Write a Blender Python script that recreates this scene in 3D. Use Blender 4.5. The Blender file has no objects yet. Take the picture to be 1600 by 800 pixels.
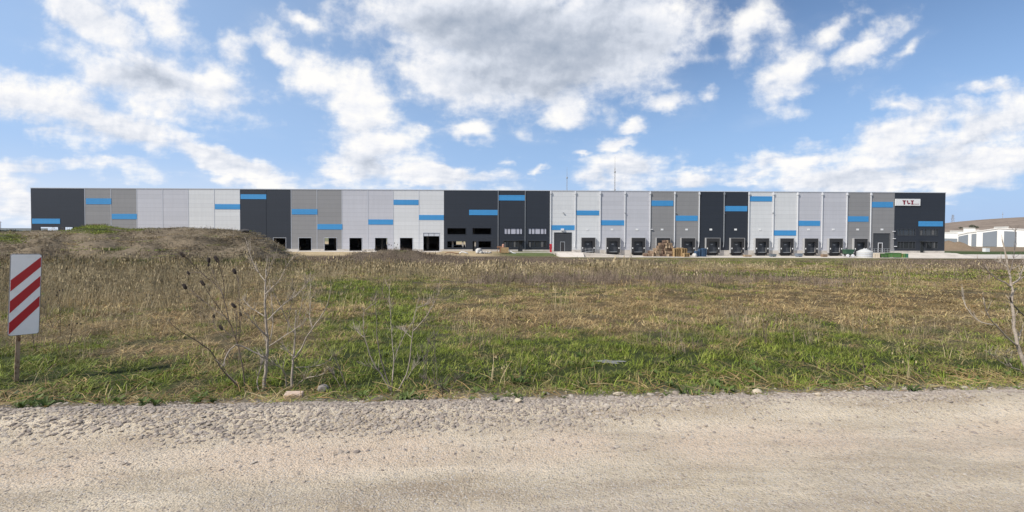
import bpy, math, random
import numpy as np
from mathutils import Matrix, Vector
random.seed(7); RNG = np.random.default_rng(11)
SC = bpy.context.scene; COL = SC.collection
R = math.radians

# ------------------------------------------------------------------ camera
F = 700.0; EYE = 1.6; PITCH = R(1.1); ROLL = R(0.21); PP = 379.4
cam_d = bpy.data.cameras.new('camera'); cam = bpy.data.objects.new('camera', cam_d); COL.objects.link(cam)
cam_d.sensor_width = 36; cam_d.lens = F/1600*36; cam_d.clip_start = .05; cam_d.clip_end = 12000
cam_d.shift_y = (PP-400)/1600
CM = Matrix.Translation((0, 0, EYE)) @ Matrix.Rotation(R(90)-PITCH, 4, 'X') @ Matrix.Rotation(ROLL, 4, 'Z')
cam.matrix_world = CM; SC.camera = cam
C3 = CM.to_3x3(); C3N = np.array(C3)
def ray(px, py):
    return C3 @ Vector(((px-800)/F, -(py-PP)/F, -1))
def at(px, py, depth):
    d = ray(px, py); t = depth/d.y
    return Vector((d.x*t, depth, EYE+d.z*t))
def project(x, y, z):
    P = np.stack([x, y, z-EYE], -1) @ C3N          # world -> camera (C3N columns are camera axes)
    w = np.maximum(-P[..., 2], .05)
    return 800+F*P[..., 0]/w, PP-F*P[..., 1]/w

# ------------------------------------------------------------------ numeric noise
def vnoise(x, y, seed=0):
    x = np.asarray(x, float); y = np.asarray(y, float)
    xi = np.floor(x).astype(np.int64); yi = np.floor(y).astype(np.int64); fx = x-xi; fy = y-yi
    def h(a, b):
        n = (a*374761393+b*668265263+seed*1442695041) & 0x7fffffff
        n = ((n ^ (n >> 13))*1274126177) & 0x7fffffff
        return ((n ^ (n >> 16)) & 0xffff)/65535.0
    u = fx*fx*(3-2*fx); v = fy*fy*(3-2*fy)
    return (h(xi, yi)*(1-u)+h(xi+1, yi)*u)*(1-v)+(h(xi, yi+1)*(1-u)+h(xi+1, yi+1)*u)*v
def fbm(x, y, seed=0, o=4):
    s = 0; a = .5; t = 0
    for i in range(o):
        s = s+a*vnoise(x*2**i+17.3*i, y*2**i-9.1*i, seed+i); t += a; a *= .5
    return s/t
def sst(a, b, x):
    t = np.clip((np.asarray(x, float)-a)/(b-a), 0, 1); return t*t*(3-2*t)

# ------------------------------------------------------------------ scene bookkeeping
def tag(o, label=None, cat=None, group=None, kind=None):
    if label: o['label'] = label
    if cat: o['category'] = cat
    if group: o['group'] = group
    if kind: o['kind'] = kind
    return o
def empty(name, loc=(0, 0, 0), rz=0):
    o = bpy.data.objects.new(name, None); COL.objects.link(o); o.location = loc; o.rotation_euler.z = rz
    o.empty_display_size = .2
    return o
def copy_tree(o, parent=None):
    c = o.copy(); COL.objects.link(c)
    if parent is not None: c.parent = parent
    for ch in [k for k in COL.objects if k.parent is o]: copy_tree(ch, c)
    return c
class MB:
    def __init__(s): s.v = []; s.f = []; s.m = []; s.mi = 0
    def add(s, vs, fs):
        b = len(s.v); s.v += [tuple(p) for p in vs]; s.f += [tuple(b+i for i in f) for f in fs]; s.m += [s.mi]*len(fs)
        return s
    def box(s, x0, x1, y0, y1, z0, z1, M=None):
        vs = [(x, y, z) for z in (z0, z1) for y in (y0, y1) for x in (x0, x1)]
        if M is not None: vs = [M @ Vector(p) for p in vs]
        return s.add(vs, [(0, 2, 3, 1), (4, 5, 7, 6), (0, 1, 5, 4), (2, 6, 7, 3), (0, 4, 6, 2), (1, 3, 7, 5)])
    def prism(s, poly, y0, y1, axis='y'):
        n = len(poly); vs = []
        for y in (y0, y1):
            for a, b in poly: vs.append((a, y, b) if axis == 'y' else ((y, a, b) if axis == 'x' else (a, b, y)))
        fs = [tuple(range(n)), tuple(range(2*n-1, n-1, -1))]+[(i, i+n, (i+1) % n+n, (i+1) % n) for i in range(n)]
        return s.add(vs, fs)
    def tube(s, pts, rad, n=6, cap=True):
        pts = [Vector(p) for p in pts]; m = len(pts)
        if not hasattr(rad, '__len__'): rad = [rad]*m
        vs = []; prev = None
        for i, p in enumerate(pts):
            t = (pts[min(i+1, m-1)]-pts[max(i-1, 0)]).normalized()
            if prev is None: a = t.orthogonal().normalized()
            else: a = (prev-t*prev.dot(t)).normalized() if (prev-t*prev.dot(t)).length > 1e-5 else t.orthogonal().normalized()
            prev = a; b = t.cross(a)
            for k in range(n):
                an = 2*math.pi*k/n; vs.append(p+(a*math.cos(an)+b*math.sin(an))*rad[i])
        fs = [(i*n+k, i*n+(k+1) % n, (i+1)*n+(k+1) % n, (i+1)*n+k) for i in range(m-1) for k in range(n)]
        if cap: fs += [tuple(range(n-1, -1, -1)), tuple(range((m-1)*n, m*n))]
        return s.add(vs, fs)
    def lathe(s, prof, n=20, cx=0, cy=0):
        vs = [(cx+r*math.cos(2*math.pi*k/n), cy+r*math.sin(2*math.pi*k/n), z) for r, z in prof for k in range(n)]
        m = len(prof)
        fs = [(i*n+k, i*n+(k+1) % n, (i+1)*n+(k+1) % n, (i+1)*n+k) for i in range(m-1) for k in range(n)]
        fs += [tuple(range(n-1, -1, -1)), tuple(range((m-1)*n, m*n))]
        return s.add(vs, fs)
    def mesh(s, name, mats, smooth=False):
        me = bpy.data.meshes.new(name); me.from_pydata(s.v, [], s.f); me.update()
        for m in (mats if isinstance(mats, (list, tuple)) else [mats]): me.materials.append(m)
        me.polygons.foreach_set('material_index', s.m)
        if smooth: me.polygons.foreach_set('use_smooth', [True]*len(s.f))
        return me
    def build(s, name, mats, parent=None, smooth=False, bevel=0):
        o = bpy.data.objects.new(name, s.mesh(name, mats, smooth)); COL.objects.link(o)
        if parent is not None: o.parent = parent
        if bevel:
            b = o.modifiers.new('edge', 'BEVEL'); b.width = bevel; b.segments = 2
        return o

# ------------------------------------------------------------------ materials
class NT:
    def __init__(s, tree): s.t = tree; s.n = tree.nodes; s.l = tree.links
    def node(s, typ, **kw):
        n = s.n.new(typ)
        for k, v in kw.items(): setattr(n, k, v)
        return n
    def put(s, sock, v):
        if v is None: return
        if isinstance(v, bpy.types.NodeSocket): s.l.new(v, sock)
        else:
            if hasattr(sock.default_value, '__len__') and not hasattr(v, '__len__'): v = (v,)*len(sock.default_value)
            if hasattr(sock.default_value, '__len__') and len(sock.default_value) == 4 and len(v) == 3: v = (*v, 1)
            sock.default_value = v
    def m(s, op, a, b=None, c=None, clamp=False):
        n = s.node('ShaderNodeMath', operation=op, use_clamp=clamp); s.put(n.inputs[0], a); s.put(n.inputs[1], b); s.put(n.inputs[2], c)
        return n.outputs[0]
    def vm(s, op, a, b=None, scale=None):
        n = s.node('ShaderNodeVectorMath', operation=op); s.put(n.inputs[0], a); s.put(n.inputs[1], b)
        if scale is not None: s.put(n.inputs[3], scale)
        return n.outputs['Value'] if op in ('LENGTH', 'DOT_PRODUCT', 'DISTANCE') else n.outputs[0]
    def noise(s, vec, scale, detail=4, rough=.55, color=False, dist=0):
        n = s.node('ShaderNodeTexNoise'); s.put(n.inputs['Vector'], vec); n.inputs['Scale'].default_value = scale
        n.inputs['Detail'].default_value = detail; n.inputs['Roughness'].default_value = rough; n.inputs['Distortion'].default_value = dist
        return n.outputs['Color' if color else 'Fac']
    def mix(s, f, a, b, blend='MIX'):
        n = s.node('ShaderNodeMix', data_type='RGBA', blend_type=blend); s.put(n.inputs[0], f); s.put(n.inputs[6], a); s.put(n.inputs[7], b)
        return n.outputs[2]
    def step(s, x, a, b, lo=0., hi=1.):
        n = s.node('ShaderNodeMapRange', interpolation_type='SMOOTHSTEP'); s.put(n.inputs[0], x)
        for i, v in enumerate((a, b, lo, hi)): s.put(n.inputs[i+1], v)
        return n.outputs[0]
    def ramp(s, f, stops):
        n = s.node('ShaderNodeValToRGB'); e = n.color_ramp.elements
        while len(e) < len(stops): e.new(.5)
        for i, (p, c) in enumerate(stops): e[i].position = p; e[i].color = (*c, 1)
        s.put(n.inputs[0], f); return n.outputs[0]
def new_mat(name):
    m = bpy.data.materials.new(name); m.use_nodes = True; t = NT(m.node_tree)
    b = t.n['Principled BSDF']; return m, t, b
def pm(name, col, var=.12, scale=3., rough=.6, metal=0., bump=0., bscale=30., spec=.5, dirt=None):
    m, t, b = new_mat(name)
    v = t.node('ShaderNodeTexCoord').outputs['Object']
    n = t.noise(v, scale, 5)
    c = t.mix(n, tuple(k*(1-var) for k in col), tuple(min(1, k*(1+var)) for k in col))
    if dirt:
        d = t.step(t.noise(v, scale*1.7, 6, .7), .46, .66); c = t.mix(t.m('MULTIPLY', d, dirt[3]), c, dirt[:3])
    t.put(b.inputs['Base Color'], c); b.inputs['Roughness'].default_value = rough; b.inputs['Metallic'].default_value = metal
    b.inputs['Specular IOR Level'].default_value = spec
    if bump:
        bn = t.node('ShaderNodeBump'); bn.inputs['Strength'].default_value = bump; bn.inputs['Distance'].default_value = .02
        t.put(bn.inputs['Height'], t.noise(v, bscale, 4)); t.l.new(bn.outputs[0], b.inputs['Normal'])
    return m
def panel_mat(name, col, rough=.45, spec=.5):
    """coated sandwich panels, a joint every metre, faint streaks of wear"""
    m, t, b = new_mat(name)
    v = t.node('ShaderNodeTexCoord').outputs['Object']
    sp = t.node('ShaderNodeSeparateXYZ'); t.l.new(v, sp.inputs[0])
    row = t.m('FLOOR', sp.outputs[2]); bay = t.m('FLOOR', t.m('MULTIPLY', sp.outputs[0], 1/6.0))
    wn = t.node('ShaderNodeTexWhiteNoise', noise_dimensions='2D')
    cv = t.node('ShaderNodeCombineXYZ'); t.l.new(row, cv.inputs[0]); t.l.new(bay, cv.inputs[1]); t.l.new(cv.outputs[0], wn.inputs['Vector'])
    f = t.m('FRACT', sp.outputs[2]); j = t.m('LESS_THAN', t.m('ABSOLUTE', t.m('SUBTRACT', f, .5)), .47)
    mp = t.node('ShaderNodeMapping'); mp.inputs['Scale'].default_value = (1.6, 1, .12); t.l.new(v, mp.inputs[0])
    st = t.noise(mp.outputs[0], 1.2, 5, .6)
    k = t.m('ADD', t.m('ADD', .86, t.m('MULTIPLY', wn.outputs[0], .07)), t.m('MULTIPLY', st, .20))
    c = t.mix(1., col, t.mix(1., k, (1, 1, 1), 'MULTIPLY'), 'MULTIPLY')
    c = t.mix(j, tuple(x*.8 for x in col), c)
    t.put(b.inputs['Base Color'], c); b.inputs['Roughness'].default_value = rough; b.inputs['Specular IOR Level'].default_value = spec
    bn = t.node('ShaderNodeBump'); bn.inputs['Strength'].default_value = .25; bn.inputs['Distance'].default_value = .01
    wv = t.m('SINE', t.m('MULTIPLY', sp.outputs[2], 2*math.pi*10)); t.put(bn.inputs['Height'], t.m('ADD', t.m('MULTIPLY', wv, .2), j)); t.l.new(bn.outputs[0], b.inputs['Normal'])
    return m
PAN = {'dark': panel_mat('dark_panel', (.019, .024, .034), .5), 'grey': panel_mat('grey_panel', (.24, .236, .235)),
       'lilac': panel_mat('silver_panel', (.47, .47, .50)), 'white': panel_mat('white_panel', (.60, .605, .605)),
       'blue': panel_mat('blue_panel', (.048, .255, .53))}
M_CONC = pm('concrete', (.50, .46, .41), .12, .4, .85, bump=.2, dirt=(.25, .22, .18, .5))
M_YARD = pm('yard_concrete', (.52, .47, .41), .12, .15, .9, bump=.2, bscale=6, dirt=(.33, .29, .24, .6))
M_TRIM = pm('trim_white', (.68, .68, .69), .05, 2, .4)
M_CAP = pm('cap_metal', (.48, .50, .54), .06, 2, .4)
M_PIPE = pm('pipe_coat', (.66, .66, .67), .06, 2, .4)
M_BLACK = pm('black_rubber', (.022, .022, .024), .3, 3, .7)
M_CHAR = pm('charcoal_door', (.040, .044, .050), .12, 2, .5)
M_LEAF = pm('dock_leaf', (.05, .055, .065), .15, 2, .45)
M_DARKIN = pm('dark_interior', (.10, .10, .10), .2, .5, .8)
M_WHITE = pm('white_paint', (.70, .70, .69), .05, 4, .45)
M_RED = pm('red_paint', (.55, .025, .04), .15, 5, .45)
M_STEEL = pm('galvanised_steel', (.38, .39, .40), .15, 6, .45, .6)
M_BLIND = pm('window_blind', (.42, .42, .48), .06, 6, .5)
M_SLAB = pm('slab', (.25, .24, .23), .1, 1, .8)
def glass_mat():
    m, t, b = new_mat('window_glass'); b.inputs['Base Color'].default_value = (.03, .035, .04, 1); b.inputs['Roughness'].default_value = .05
    b.inputs['Specular IOR Level'].default_value = .6
    v = t.node('ShaderNodeTexCoord').outputs['Object']; bn = t.node('ShaderNodeBump'); bn.inputs['Strength'].default_value = .05
    t.put(bn.inputs['Height'], t.noise(v, .8, 2)); t.l.new(bn.outputs[0], b.inputs['Normal'])
    return m
M_GLASS = glass_mat()

# ------------------------------------------------------------------ terrain
CREST = [(-400, 366), (0, 364.5), (50, 362.5), (100, 361.5), (128, 356.5), (150, 351.5), (172, 354.5), (200, 359.5), (235, 357), (265, 357), (290, 356.5), (320, 358), (350, 360), (380, 362), (400, 366.5), (414, 374), (426, 382), (438, 390), (450, 397), (464, 403), (500, 425), (540, 470)]
MY = 56.0
CX = np.array([at(p, q, MY).x for p, q in CREST]); CZ = np.array([at(p, q, MY).z for p, q in CREST])
def base_z(y): return -.22-(np.clip(y, 5.5, 96)-5.5)*.0346-.45*np.sin(math.pi*np.clip((np.asarray(y, float)-9)/87, 0, 1))
M2 = at(618, 390.5, 72); M3 = at(700, 396, 70); M4 = at(1487, 377, 157)
def height(x, y):
    x = np.asarray(x, float); y = np.asarray(y, float)
    s = y-.065*x
    fld = base_z(y)
    env = sst(5, 9, s)*(1-.8*sst(58, 78, y))*(1-sst(88, 96, y))
    fld = fld+env*((fbm(x*.09, y*.09, 3, 3)-.5)*.5+(fbm(x*.5, y*.5, 5, 3)-.5)*.16)
    fld = fld+sst(4.5, 5.3, s)*(1-sst(90, 95, y))*(fbm(x*2.2, y*2.2, 8, 3)-.5)*.07
    fld = fld+sst(91, 101, y)*(1-sst(8, 11, x))*.88
    # the spoil heap on the left
    cz = np.interp(x*MY/np.maximum(y, 30), CX, CZ)+.3*(fbm(x*.35, y*.02, 21, 3)-.5)
    wob = 2.5*(fbm(x*.08, x*0, 33, 2)-.5)
    prof = .55*sst(36, 50, y+wob)+.45*sst(47, 56, y+wob*2); prof = prof*(1-sst(59, 72, y))
    hm = np.maximum(cz-fld, 0)
    rid = (fbm(x*.20+y*.16, y*.34-x*.06, 41, 4)-.5)*2.6+(fbm(x*.7, y*.7, 44, 4)-.5)*1.1
    for xa, ya, xb, yb, hh, wd_ in ((-50, 41, -31, 51, 1.3, 2.2), (-62, 42, -46, 50, 1.1, 1.8), (-46, 38.5, -34, 43, .8, 1.6)):
        tt = np.clip((x-xa)/(xb-xa), 0, 1); yc = ya+(yb-ya)*tt+1.5*(fbm(x*.25, x*0, 151, 2)-.5); rid = rid+hh*np.exp(-np.abs((y-yc)/wd_)**1.5)*sst(0, .2, tt)*(1-sst(.8, 1, tt))
    fld = fld+prof*hm+rid*np.clip(prof*4, 0, 1)*np.clip(1.25-prof, .22, 1)*np.clip(hm/3, 0, 1)
    for P, rx, ry, hh, sd in ((M2, 12, 5, M2.z-base_z(72), 51), (M3, 6, 4, .6, 53), (M4, 8, 8, M4.z+3.36, 55)):
        d = np.sqrt(((x-P.x)/rx)**2+((y-P.y)/ry)**2)+.35*(fbm(x*.4, y*.4, sd, 3)-.5)
        fld = fld+hh*(1-sst(0, 1.1, d))*(1+.5*(fbm(x*.8, y*.8, sd+30, 3)-.5))
    far = sst(170, 300, y)*1.2*sst(20, 100, x); fld = fld-far
    road = .018*np.sin(s*2.9+.6)+(fbm(x*.35, s*1.2, 61, 3)-.5)*.05+(fbm(x*3, y*3, 63, 3)-.5)*.02
    road = road+.06*np.exp(-((s-4.0)/.28)**2)*(.5+fbm(x*.7, s, 66, 2))
    k = sst(4.0, 5.4, s); z = road*(1-k)+fld*k
    z = np.where(y < -3, road*0+z, z)
    return z
def hz(x, y): return float(height(np.array([x]), np.array([y]))[0])

def blob(px, py, cx, cy, rx, ry): return np.exp(-((px-cx)/rx)**2-((py-cy)/ry)**2)
def zones(x, y, z):
    """where the field is green, straw, scrubby ... weights per kind of growth at a ground point"""
    px, py = project(x, y, z); px = np.clip(px, -500, 2100)
    n1 = fbm(x*.35, y*.2, 71, 4); n2 = fbm(x*1.3, y*1.0, 75, 3); n3 = fbm(x*.12, y*.09, 79, 3)
    G = .34+.9*blob(px, py, 600, 520, 110, 85)+.62*blob(px, py, 980, 565, 330, 48)+.6*blob(px, py, 180, 590, 460, 60)+.45*blob(px, py, 1430, 575, 330, 60)
    G = G+.55*blob(px, py, 1350, 428, 400, 10)+.5*blob(px, py, 1150, 410, 420, 5)+.3*blob(px, py, 880, 470, 160, 18)+.5*blob(px, py, 520, 445, 60, 12)+.3*blob(px, py, 840, 430, 90, 8)
    G = G+.34*blob(px, py, 900, 600, 1400, 34)+1.2*(n1-.5)+.7*(n2-.5)
    S = .44+.74*blob(px, py, 1020, 478, 420, 34)+.55*blob(px, py, 1400, 470, 260, 34)+.5*blob(px, py, 800, 505, 160, 18)+.5*blob(px, py, 230, 480, 260, 40)+.5*blob(px, py, 950, 421, 520, 7)+.3*blob(px, py, 1230, 595, 130, 14)+1.1*(fbm(x*.4, y*.25, 83, 4)-.5)+.6*(.5-n2)
    T = .05+.95*blob(px, py, 210, 450, 290, 48)+.55*blob(px, py, 720, 428, 220, 12)+.5*blob(px, py, 1050, 424, 420, 9)+.9*(fbm(x*.5, y*.35, 87, 3)-.5)
    B = -.05+1.3*blob(px, py, 640, 400, 270, 17)+.9*blob(px, py, 900, 442, 260, 14)+.7*blob(px, py, 900, 408, 250, 8)+1.0*blob(px, py, 1500, 410, 260, 11)+.45*blob(px, py, 1280, 440, 260, 12)+.4*blob(px, py, 545, 460, 60, 20)+.8*(fbm(x*.3, y*.25, 91, 3)-.5)
    O = .46+.35*blob(px, py, 1100, 590, 600, 25)+.3*blob(px, py, 800, 450, 500, 30)+.8*(n3-.5)+.4*(n2-.5)
    mound = ((px < 470) & (py < 404) & (y > 36) & (y < 84)).astype(float)
    qx = px+70*(fbm(x*.3, y*.3, 141, 3)-.5)+(py-360)*1.2; qy = py+16*(fbm(x*.5, y*.4, 143, 3)-.5); gm = 1.2*blob(qx, qy, 150, 359, 36, 7)+1.1*blob(qx, qy, 195, 388, 36, 6)+.9*blob(px, py, 10, 372, 36, 9)+.9*blob(px, py, 255, 412, 60, 9)+.6*blob(px, py, 215, 358, 26, 4)+.5*(n1-.6)
    G = G*(1-mound)+mound*gm*1.6; S = S*(1-mound)+mound*(-.05+.9*(n2-.5)); T = T*(1-mound)+mound*(-.75+.75*blob(px, py, 285, 358, 55, 5)); O = O*(1-mound)-mound; B = B*(1-mound)+mound*(-.1+.5*(n2-.5))
    D = mound*(.62+.6*(n1-.5))-(1-mound)*9; bare = mound*sst(.50, .62, fbm(x*.35+y*.2, y*.45, 161, 4))*(gm < .35)
    lawn = blob(px, py, 835, 397, 38, 3.5)*(y > 95); G = G+3*lawn
    zones.bare = bare
    return dict(G=G, S=S, T=T, B=B, O=O, D=D), px, py, n1, n2

xs = [0.]; 
while xs[-1] < 900: xs.append(xs[-1]+.055+.0125*xs[-1])
xs = np.array(sorted([-a for a in xs[1:]]+xs))
ys = [2.0]
while ys[-1] < 2600: ys.append(ys[-1]+.045+.0115*max(0, ys[-1]-2))
yb = [2.0]
while yb[-1] > -30: yb.append(yb[-1]-.06-.05*(2-yb[-1]))
ys = np.array(sorted(yb[1:]+ys))
GX, GY = np.meshgrid(xs, ys); GZ = height(GX, GY)
nx, ny = len(xs), len(ys)
Wt, PX, PY, N1, N2 = zones(GX, GY, GZ)
def lerp3(a, b, t): return a+(np.array(b)-a)*t[..., None]
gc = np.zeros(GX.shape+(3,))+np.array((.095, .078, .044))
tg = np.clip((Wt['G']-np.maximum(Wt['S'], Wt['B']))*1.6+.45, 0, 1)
gc = lerp3(gc, (.036, .045, .013), tg)  # soil under green and straw growth darkened, paints shade into the gaps
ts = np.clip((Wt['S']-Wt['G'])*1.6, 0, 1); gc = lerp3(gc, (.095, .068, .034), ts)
mnd = ((PX < 470) & (PY < 404) & (GY > 36) & (GY < 84)).astype(float)*np.clip((Wt['D']+.6-np.maximum(Wt['G'], Wt['S']))*2, 0, 1); tb = np.clip((np.maximum(Wt['B'], Wt['D'])-np.maximum(Wt['G'], Wt['S']))*2, 0, 1); gc = lerp3(gc, (.10, .078, .056), tb); gc = lerp3(gc, (.165, .13, .088), mnd)
SS = GY-.065*GX
verge = (1-sst(4.3, 5.5, SS+1.2*(N1-.5)))
gc = lerp3(gc, (.25, .205, .155), verge)
dirt = sst(93, 96, GY)*(1-sst(12, 14, GX)); gc = lerp3(gc, (.36, .28, .17), dirt*(1-np.clip(blob(PX, PY, 830, 397, 45, 4)*1.6, 0, 1)))
fe = sst(74, 84, GY)*sst(9, 14, GX)*(1-sst(1340, 1420, PX)); gc = lerp3(gc, (.145, .145, .062), fe*(.35+.5*N1)); gc = lerp3(gc, (.105, .125, .052), np.clip(dirt*blob(PX, PY, 835, 397, 42, 3.6)*2, 0, 1))
rt = sst(102, 106, GY)*sst(100, 108, GX); gc = lerp3(gc, (.20, .15, .10), rt)
gc = lerp3(gc, (.05, .07, .022), rt*(1-sst(140, 150, GY)))
m4 = np.exp(-((GX-M4.x)/9)**2-((GY-M4.y)/10)**2); gc = lerp3(gc, (.19, .14, .095), np.clip(m4*2, 0, 1)); far = sst(200, 260, GY); gc = lerp3(gc, (.16, .16, .09), far)
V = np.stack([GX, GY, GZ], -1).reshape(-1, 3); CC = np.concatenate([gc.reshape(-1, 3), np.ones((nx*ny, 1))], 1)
ii, jj = np.meshgrid(np.arange(nx-1), np.arange(ny-1)); a0 = (jj*nx+ii).ravel()
FQ = np.stack([a0, a0+1, a0+nx+1, a0+nx], 1)
fs_ = (V[FQ, 1]-.065*V[FQ, 0]).mean(1)
def grid_obj(name, faces, mat):
    used, inv = np.unique(faces, return_inverse=True); vv = V[used]; ff = inv.reshape(-1, 4)
    me = bpy.data.meshes.new(name); me.vertices.add(len(vv)); me.vertices.foreach_set('co', vv.ravel())
    me.loops.add(ff.size); me.loops.foreach_set('vertex_index', ff.ravel().astype(np.int32))
    me.polygons.add(len(ff)); me.polygons.foreach_set('loop_start', (np.arange(len(ff))*4).astype(np.int32))
    me.polygons.foreach_set('use_smooth', np.ones(len(ff), bool))
    at_ = me.attributes.new('soil', 'FLOAT_COLOR', 'POINT'); at_.data.foreach_set('color', CC[used].ravel())
    me.update(calc_edges=True); me.validate(); me.materials.append(mat)
    o = bpy.data.objects.new(name, me); COL.objects.link(o); return o
def ground_mat():
    m, t, b = new_mat('field_soil'); at_ = t.node('ShaderNodeAttribute', attribute_name='soil')
    v = t.node('ShaderNodeTexCoord').outputs['Object']
    n = t.noise(v, 3.5, 8, .7); n2 = t.noise(v, .5, 5, .6)
    k = t.m('ADD', t.m('MULTIPLY', n, 1.0), t.m('ADD', .3, t.m('MULTIPLY', n2, .45)))
    c = t.mix(1., at_.outputs['Color'], t.mix(1., k, (1, 1, 1), 'MULTIPLY'), 'MULTIPLY')
    t.put(b.inputs['Base Color'], c); b.inputs['Roughness'].default_value = .95; b.inputs['Specular IOR Level'].default_value = .15
    bn = t.node('ShaderNodeBump'); bn.inputs['Strength'].default_value = .8; bn.inputs['Distance'].default_value = .05
    t.put(bn.inputs['Height'], t.noise(v, 9, 8, .75)); t.l.new(bn.outputs[0], b.inputs['Normal'])
    return m
def road_mat():
    m, t, b = new_mat('gravel_track'); v = t.node('ShaderNodeTexCoord').outputs['Object']
    sp = t.node('ShaderNodeSeparateXYZ'); t.l.new(v, sp.inputs[0])
    s = t.m('SUBTRACT', sp.outputs[1], t.m('MULTIPLY', sp.outputs[0], .065))
    mp = t.node('ShaderNodeMapping'); mp.inputs['Scale'].default_value = (.5, 2.4, 1); t.l.new(v, mp.inputs[0])
    n1 = t.noise(mp.outputs[0], 1.3, 7, .62); n2 = t.noise(v, 45, 6, .75); n3 = t.noise(v, .8, 4)
    c = t.ramp(n1, [(.32, (.36, .285, .20)), (.43, (.47, .385, .275)), (.52, (.55, .46, .335)), (.65, (.66, .555, .415))])
    lane = t.m('MULTIPLY', t.step(t.m('ABSOLUTE', t.m('SUBTRACT', s, 3.3)), .08, .5, 1, 0), t.step(n3, .35, .6))
    c = t.mix(t.m('MULTIPLY', lane, .7), c, (.64, .49, .36))
    grit = t.m('MULTIPLY', t.step(s, 2.5, 3.1, 1, .15), t.step(t.noise(mp.outputs[0], 2.1, 5, .6), .38, .62)); c = t.mix(t.m('MULTIPLY', grit, .5), c, (.36, .30, .235))
    rut = t.m('MULTIPLY', t.step(t.m('ABSOLUTE', t.m('SUBTRACT', t.m('ADD', s, t.m('MULTIPLY', n3, .3)), 2.55)), .05, .16, 1, 0), t.step(n1, .4, .6)); c = t.mix(t.m('MULTIPLY', rut, .35), c, (.29, .235, .18))
    pit = t.noise(v, 26, 5, .7); c = t.mix(t.step(pit, .30, .42, .75, 0), c, (.17, .14, .11)); c = t.mix(t.step(n2, .34, .47, .6, 0), c, (.16, .13, .10)); c = t.mix(t.step(pit, .62, .74, 0, .5), c, (.70, .63, .52))
    c = t.mix(t.step(n2, .56, .72, 0, .5), c, (.62, .56, .48))
    vo = t.node('ShaderNodeTexVoronoi'); vo.inputs['Scale'].default_value = 75; t.l.new(v, vo.inputs['Vector'])
    wn = t.node('ShaderNodeTexWhiteNoise'); t.l.new(vo.outputs['Color'], wn.inputs['Vector'])
    c = t.mix(t.m('MULTIPLY', t.m('LESS_THAN', vo.outputs['Distance'], .42), t.m('GREATER_THAN', wn.outputs[0], .6)), c, t.mix(wn.outputs[0], (.16, .14, .12), (.55, .50, .44)))
    t.put(b.inputs['Base Color'], c); b.inputs['Roughness'].default_value = .95; b.inputs['Specular IOR Level'].default_value = .2
    bn = t.node('ShaderNodeBump'); bn.inputs['Strength'].default_value = .8; bn.inputs['Distance'].default_value = .018
    h = t.m('ADD', t.m('MULTIPLY', n2, 1.2), t.m('MULTIPLY', t.noise(v, 14, 6, .7), 1.6)); h = t.m('SUBTRACT', h, t.m('MULTIPLY', vo.outputs['Distance'], .5))
    t.put(bn.inputs['Height'], h); t.l.new(bn.outputs[0], b.inputs['Normal'])
    return m
ROADM = road_mat()
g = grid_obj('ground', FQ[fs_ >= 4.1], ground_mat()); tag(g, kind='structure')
g = grid_obj('gravel_road', FQ[fs_ < 4.1], ROADM); tag(g, kind='structure')

# ------------------------------------------------------------------ scattered growth and stones (stuff)
def blade_mat(name, cols, transl=.25, rough=.6):
    m, t, b = new_mat(name)
    gi = t.node('ShaderNodeNewGeometry'); oi = t.node('ShaderNodeObjectInfo')
    f = t.m('FRACT', t.m('ADD', t.m('MULTIPLY', gi.outputs['Random Per Island'], .55), t.m('MULTIPLY', oi.outputs['Random'], .45)))
    k = len(cols); c = t.ramp(f, [(i/(k-1), q) for i, q in enumerate(cols)])
    v = t.node('ShaderNodeTexCoord').outputs['Object']
    c = t.mix(t.m('MULTIPLY', t.noise(v, 6, 3), .4), c, tuple(.6*q for q in cols[0]))
    k2 = t.m('ADD', .50, t.m('MULTIPLY', t.m('FRACT', t.m('MULTIPLY', oi.outputs['Random'], 7.31)), .95)); c = t.mix(1., c, t.mix(1., k2, (1, 1, 1), 'MULTIPLY'), 'MULTIPLY')
    t.put(b.inputs['Base Color'], c); b.inputs['Roughness'].default_value = rough; b.inputs['Specular IOR Level'].default_value = .25
    tr = t.node('ShaderNodeBsdfTranslucent'); t.put(tr.inputs[0], c); mx = t.node('ShaderNodeMixShader'); mx.inputs[0].default_value = transl
    t.l.new(b.outputs[0], mx.inputs[1]); t.l.new(tr.outputs[0], mx.inputs[2]); t.l.new(mx.outputs[0], t.n['Material Output'].inputs[0])
    return m
BM = {'G': blade_mat('green_blade', [(0.108, 0.149, 0.015), (0.171, 0.220, 0.026), (0.237, 0.281, 0.040), (0.297, 0.299, 0.066), (0.374, 0.308, 0.132)], .18),
      'O': blade_mat('olive_blade', [(0.157, 0.168, 0.040), (0.224, 0.213, 0.063), (0.302, 0.258, 0.101), (0.414, 0.325, 0.162), (0.224, 0.174, 0.087)], .18),
      'S': blade_mat('straw_blade', [(.27, .19, .075), (.42, .315, .14), (.56, .43, .205), (.37, .225, .105), (.17, .125, .05), (.64, .53, .30)], .15),
      'T': blade_mat('tall_dry_stem', [(0.256, 0.201, 0.110), (0.378, 0.305, 0.171), (0.525, 0.415, 0.244), (0.195, 0.140, 0.088)], .1),
      'B': blade_mat('scrub_twig', [(0.172, 0.129, 0.094), (0.236, 0.178, 0.132), (0.310, 0.236, 0.172), (0.127, 0.092, 0.069)], .05, .8),
      'D': blade_mat('heap_dry_grass', [(0.150, 0.122, 0.073), (0.225, 0.181, 0.110), (0.312, 0.250, 0.156), (0.150, 0.156, 0.056)], .1),
      'W': blade_mat('weed_leaf', [(.065, .105, .022), (.095, .14, .03), (.125, .165, .045), (.16, .17, .06)])}
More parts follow.
